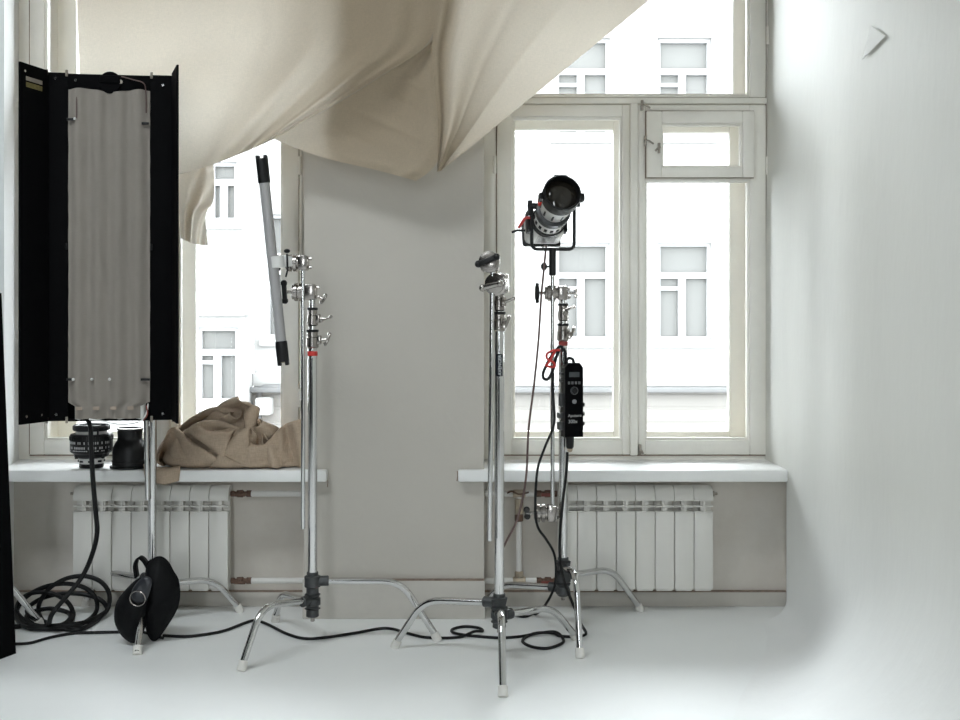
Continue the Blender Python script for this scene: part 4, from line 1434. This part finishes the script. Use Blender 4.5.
# left sheet: from the free left edge to the forward fold that runs down to the gathered corner
eA0 = curve2([(66, -446, 0.03), (74, -90, 0.02), (77, 0, 0.0), (80, 90, 0.01), (83, 184, 0.03)], N)
eA1 = curve2([(445, -446, 0.0), (440, -120, 0.0), (437, 0, -0.03), (427, 44, -0.05), (385, 73, -0.06), (335, 104, -0.06), (300, 124, -0.05), (274, 139, -0.03)], N)
def depA(u, v, x, y):
    q = 0.0
    dl_ = (1 - u)
    g = min(1, v * 1.6)
    q += -0.030 * gauss(dl_, 0.10, 0.06) * g + 0.022 * gauss(dl_, 0.20, 0.05) * g - 0.022 * gauss(dl_, 0.30, 0.06) * g + 0.02 * gauss(dl_, 0.45, 0.09) * g
    for c_, w_, am in ((0.035, 0.018, -0.016), (0.075, 0.02, 0.014), (0.135, 0.025, -0.014), (0.175, 0.02, 0.012), (0.25, 0.03, -0.010), (0.37, 0.03, 0.010), (0.55, 0.05, -0.008)):
        cc_ = c_ * (1.25 - 0.6 * v)
        q += am * math.exp(-abs(dl_ - cc_) / w_) * g
    q += 0.012 * math.sin(5.5 * u + 1.0 + 1.5 * v) + 0.008 * noise.noise(Vector((x * 0.012, y * 0.008, 2)))
    q += -0.05 * gauss(v, 0.86, 0.10) * math.sin(PI * u) + 0.03 * max(0, v - 0.93) / 0.07 * math.sin(PI * u)
    return q
def sagA(u, v): return 13 * math.sin(PI * u) * v ** 3
m = MB()
m.grid(patch(eA0, eA1, 80, sagA, depA))
# right flap: from the crease beside the tip to the long slanting free edge
eC0 = curve2([(445, -446, 0.0), (440, -120, 0.0), (437, 0, -0.03), (432, 45, -0.045), (434, 85, -0.05), (438, 125, -0.06), (437, 172, -0.05)], N)
eC1 = curve2([(720, -446, 0.0), (722, -130, 0.0), (712, -58, 0.0), (650, -1, 0.0), (580, 57, -0.01), (510, 115, -0.03), (441, 171, -0.05)], N)
def depC(u, v, x, y):
    g = math.sin(PI * min(1, u * 1.0)) 
    q = 0.028 * gauss(u, 0.10, 0.07) * min(1, v * 2) - 0.02 * gauss(u, 0.27, 0.10)
    for c_, w_, am in ((0.05, 0.02, -0.014), (0.16, 0.03, 0.012), (0.42, 0.04, -0.008), (0.66, 0.05, 0.007)):
        q += am * math.exp(-abs(u - c_) / w_) * min(1, v * 1.5)
    q += 0.020 * math.sin(7 * u + 3 * v) * g * 0.7 + 0.008 * noise.noise(Vector((x * 0.012, y * 0.012, 9)))
    return q
m.grid(patch(eC0, eC1, 60, lambda u, v: 0.0, depC))
# inner fold between the two, its hem sagging to the tip
eB0 = curve2([(437, 30, -0.035), (427, 46, -0.03), (385, 74, -0.02), (335, 105, -0.02), (300, 124, -0.02), (274, 139, -0.02)], N)
eB1 = curve2([(437, 32, -0.03), (433, 60, -0.03), (435, 90, -0.03), (438, 128, -0.04), (438, 158, -0.045), (430, 171, -0.045), (416, 181, -0.04)], N)
def depB(u, v, x, y):
    q = 0.075 * math.sin(PI * u) * min(1, v * 2.2) * (1 - 0.75 * gauss(v, 1.0, 0.30))
    q += 0.018 * math.sin(9 * v + 2.0 * u) * math.sin(PI * u) - 0.018 * gauss(v, 0.93, 0.06) * math.sin(PI * u)
    q += -0.02 * gauss(u, 0.9, 0.06) * v
    for c_, am in ((0.30, -0.016), (0.45, 0.014), (0.62, -0.014), (0.78, 0.010)):
        q += am * math.exp(-abs(v - c_ - 0.10 * u) / 0.035) * math.sin(PI * u)
    return q
def sagB(u, v): return (3.0 * math.sin(PI * u) + 1.5 * math.sin(2 * PI * u)) * v ** 4
m.grid(patch(eB0, eB1, 50, sagB, depB))
mu = m.build('muslin_drape', M['muslin'], ang=180, fix=False)
tag(mu, 'large cream muslin sheet swagged across both windows from above', 'fabric')
# its loose end hanging by the left window
e0 = curve2([(176, 150, 0.28), (178, 200, 0.27), (181, 238, 0.27)], 40)
e1 = curve2([(211, 150, 0.30), (214, 172, 0.27), (213.5, 200, 0.29), (206, 215, 0.27), (208, 245, 0.28)], 40)
def depH(u, v, x, y): return 0.022 * math.sin(7 * u + 5 * v) + 0.018 * math.sin(17 * v * u + 2) + 0.012 * gauss(u + 0.5 * v, 0.9, 0.1)
MB().grid(patch(e0, e1, 40, lambda u, v: 6 * u * (1 - u) * v * 4 * 0.4, depH)).build('hanging_end', M['muslin'], mu, ang=180, fix=False)

# ------------------------------------------------------------------ crumpled canvas on the left sill
import numpy as np
BEND, BEND4, RAD = .25, .05, .018
MOUNDS = (((-1.10, 4.61, .60), (.13, .09, .17)), ((-.88, 4.60, .60), (.12, .08, .07)))


def crumple(seed, N, W, H, steps, iters):
    """a canvas sheet pushed together over two low mounds on the sill; positions solved step by step"""
    rng = np.random.default_rng(seed)
    u, v = np.meshgrid(np.linspace(-.5, .5, N), np.linspace(-.5, .5, N))

    def smooth(n):
        a = rng.normal(size=(n, n))
        xi = np.linspace(0, n - 1.001, N)
        i = xi.astype(int)
        t = xi - i
        t = t * t * (3 - 2 * t)
        j = np.minimum(i + 1, n - 1)
        b = a[i] * (1 - t)[:, None] + a[j] * t[:, None]
        return b[:, i] * (1 - t) + b[:, j] * t
    th = 0.35
    X = np.stack([u * W * np.cos(th) - v * H * np.sin(th) - 1.03, u * W * np.sin(th) + v * H * np.cos(th) + 4.58,
                  0.95 + 0.16 * smooth(6) + 0.09 * smooth(11) + 0.02 * smooth(26)], -1).reshape(-1, 3)
    idx = np.arange(N * N).reshape(N, N)
    rest = np.stack([u * W, v * H], -1).reshape(-1, 2)
    groups = []
    for di, dj, k in ((1, 0, 1), (0, 1, 1), (1, 1, .6), (-1, 1, .6), (2, 0, BEND), (0, 2, BEND), (4, 0, BEND4), (0, 4, BEND4)):
        a = idx[0:N - dj, max(0, -di):N - max(0, di)].ravel()
        b = idx[dj:N, max(0, di):N + min(0, di)].ravel()
        L = np.linalg.norm(rest[a] - rest[b], axis=1)
        col = ((a % N) // max(1, abs(di)) if di else (a // N) // max(1, dj)) % 2
        for c in (0, 1):
            q = col == c
            groups.append((a[q], b[q], L[q], k, max(abs(di), dj)))
    V = np.zeros_like(X)
    dt = 1 / 60
    lo0, hi0 = np.array([-1.9, 3.9]), np.array([-.1, 5.3])
    lo1, hi1 = np.array([-1.345, 4.425]), np.array([-.735, 4.725])
    hk = np.array([73856093, 19349663, 83492791])
    ii = np.arange(N * N)
    for st in range(steps):
        t = min(1, st / (steps * 0.65))
        t = t * t * (3 - 2 * t)
        lo, hi = lo0 + (lo1 - lo0) * t, hi0 + (hi1 - hi0) * t
        V[:, 2] -= 9.8 * dt * 0.15
        Q = X + V * dt
        for it in range(iters):
            for a, b, L, k, far in groups:
                d = Q[b] - Q[a]
                l = np.sqrt((d * d).sum(1)) + 1e-9
                c = (l - L) / l * .5 * k
                if far == 4: c = np.where(l < L * .6, c, 0.0)
                d *= c[:, None]
                Q[a] += d
                Q[b] -= d
            if it == iters - 2 or it == iters // 2:
                r = RAD
                cell = np.floor(Q / r).astype(np.int64)
                key = cell @ hk
                order = np.argsort(key, kind='stable')
                ks = key[order]
                D = np.zeros_like(Q)
                C = np.zeros(len(Q))
                for ox in (-1, 0, 1):
                    for oy in (-1, 0, 1):
                        for oz in (-1, 0, 1):
                            kk = key + int(np.array([ox, oy, oz]) @ hk)
                            s0 = np.searchsorted(ks, kk)
                            for mth in range(2):
                                q = s0 + mth
                                ok = q < len(ks)
                                q = np.minimum(q, len(ks) - 1)
                                ok &= ks[q] == kk
                                o = order[q]
                                d = Q - Q[o]
                                l = np.sqrt((d * d).sum(1)) + 1e-9
                                ok &= ((abs(ii % N - o % N) > 2) | (abs(ii // N - o // N) > 2)) & (l < r)
                                D[ok] += (d[ok] / l[ok, None]) * ((r - l[ok]) * .5)[:, None]
                                C[ok] += 1
                Q += D / np.maximum(1, C)[:, None]
            # the hands that push it together: a ring that closes in, narrower higher up
            mid, half = (lo + hi) / 2, (hi - lo) / 2
            up = 1 - 0.45 * t * np.clip((Q[:, 2] - 0.66) / 0.3, 0, 1)
            q = (Q[:, :2] - mid) / (half * up[:, None])
            l = (np.abs(q) ** 2.4).sum(1) ** (1 / 2.4)
            out = l > 1
            Q[out, :2] = mid + (Q[out, :2] - mid) * (1 - 0.6 * (1 - 1 / l[out]))[:, None]
            Q[:, 1] = np.minimum(Q[:, 1], max(hi[1], 4.728))
            Q[:, 2] = np.maximum(Q[:, 2], .611)
            for e, rr in MOUNDS:
                e, rr = np.array(e), np.array(rr)
                q = (Q - e) / rr
                l = np.sqrt((q * q).sum(1)) + 1e-9
                ins = l < 1
                Q[ins] = e + (q[ins] / l[ins, None]) * rr
        V = (Q - X) / dt * .9
        V[Q[:, 2] < .615, :2] *= .3
        X = Q
    return X


NH = 72
hv = [Vector((q[0], q[1], 0.609 + (q[2] - 0.611) * 0.90)) for q in crumple(3, NH, 1.6, 1.2, 200, 10).tolist()]
hf = [(j * NH + i, j * NH + i + 1, (j + 1) * NH + i + 1, (j + 1) * NH + i) for j in range(NH - 1) for i in range(NH - 1)]
ho = MB().add(hv, hf).build('crumpled_canvas', M['linen'], ang=180, fix=False)
md = ho.modifiers.new('sub', 'SUBSURF'); md.levels = 1; md.render_levels = 1
md = ho.modifiers.new('thick', 'SOLIDIFY'); md.thickness = 0.004; md.offset = 0
tag(ho, 'crumpled tan canvas heaped on the sill of the left window', 'fabric')
fl_ = []
for i in range(16):
    t = i / 15
    row = []
    for k in range(14):
        u_ = k / 13
        x = 143 + (181 - 143) * u_ - 4 * t * (u_ - 0.5)
        if t < 0.45:
            q = P(x, 466, 4.47 - 0.075 * t / 0.45)
            q.z = ZS + 0.008 + 0.006 * math.sin(5 * u_ + 2)
        else:
            s_ = (t - 0.45) / 0.55
            q = P(x, 471 + s_ * (14 - 9 * abs(u_ - 0.55)), 4.397 - 0.006 * math.sin(4 * u_ + 1) - 0.004)
        row.append(q)
    fl_.append(row)
fo = MB().grid(fl_).build('hanging_flap', M['linen'], ho, ang=180, fix=False)
md = fo.modifiers.new('thick', 'SOLIDIFY'); md.thickness = 0.004; md.offset = 0
# a stiff folded end standing up at the right of the heap
fr = []
for i in range(14):
    t = i / 13
    row = []
    for k in range(26):
        u_ = k / 25
        x = 250 + 52 * u_ + 3 * t
        y = 468 - t * (14 + 40 * u_ ** 0.8) + 2.5 * math.sin(8 * u_) * t
        q = P(x, y, 4.46 + 0.03 * math.sin(10 * u_ + 2.0 * t) + 0.05 * t - 0.02 * math.exp(-abs(u_ - 0.55) / 0.05) + 0.012 * math.sin(23 * u_ + 6 * t))
        q.z = max(q.z, ZS + 0.006)
        row.append(q)
    fr.append(row)
fo = MB().grid(fr).build('folded_end', M['linen'], ho, ang=180, fix=False)
md = fo.modifiers.new('thick', 'SOLIDIFY'); md.thickness = 0.005; md.offset = 0
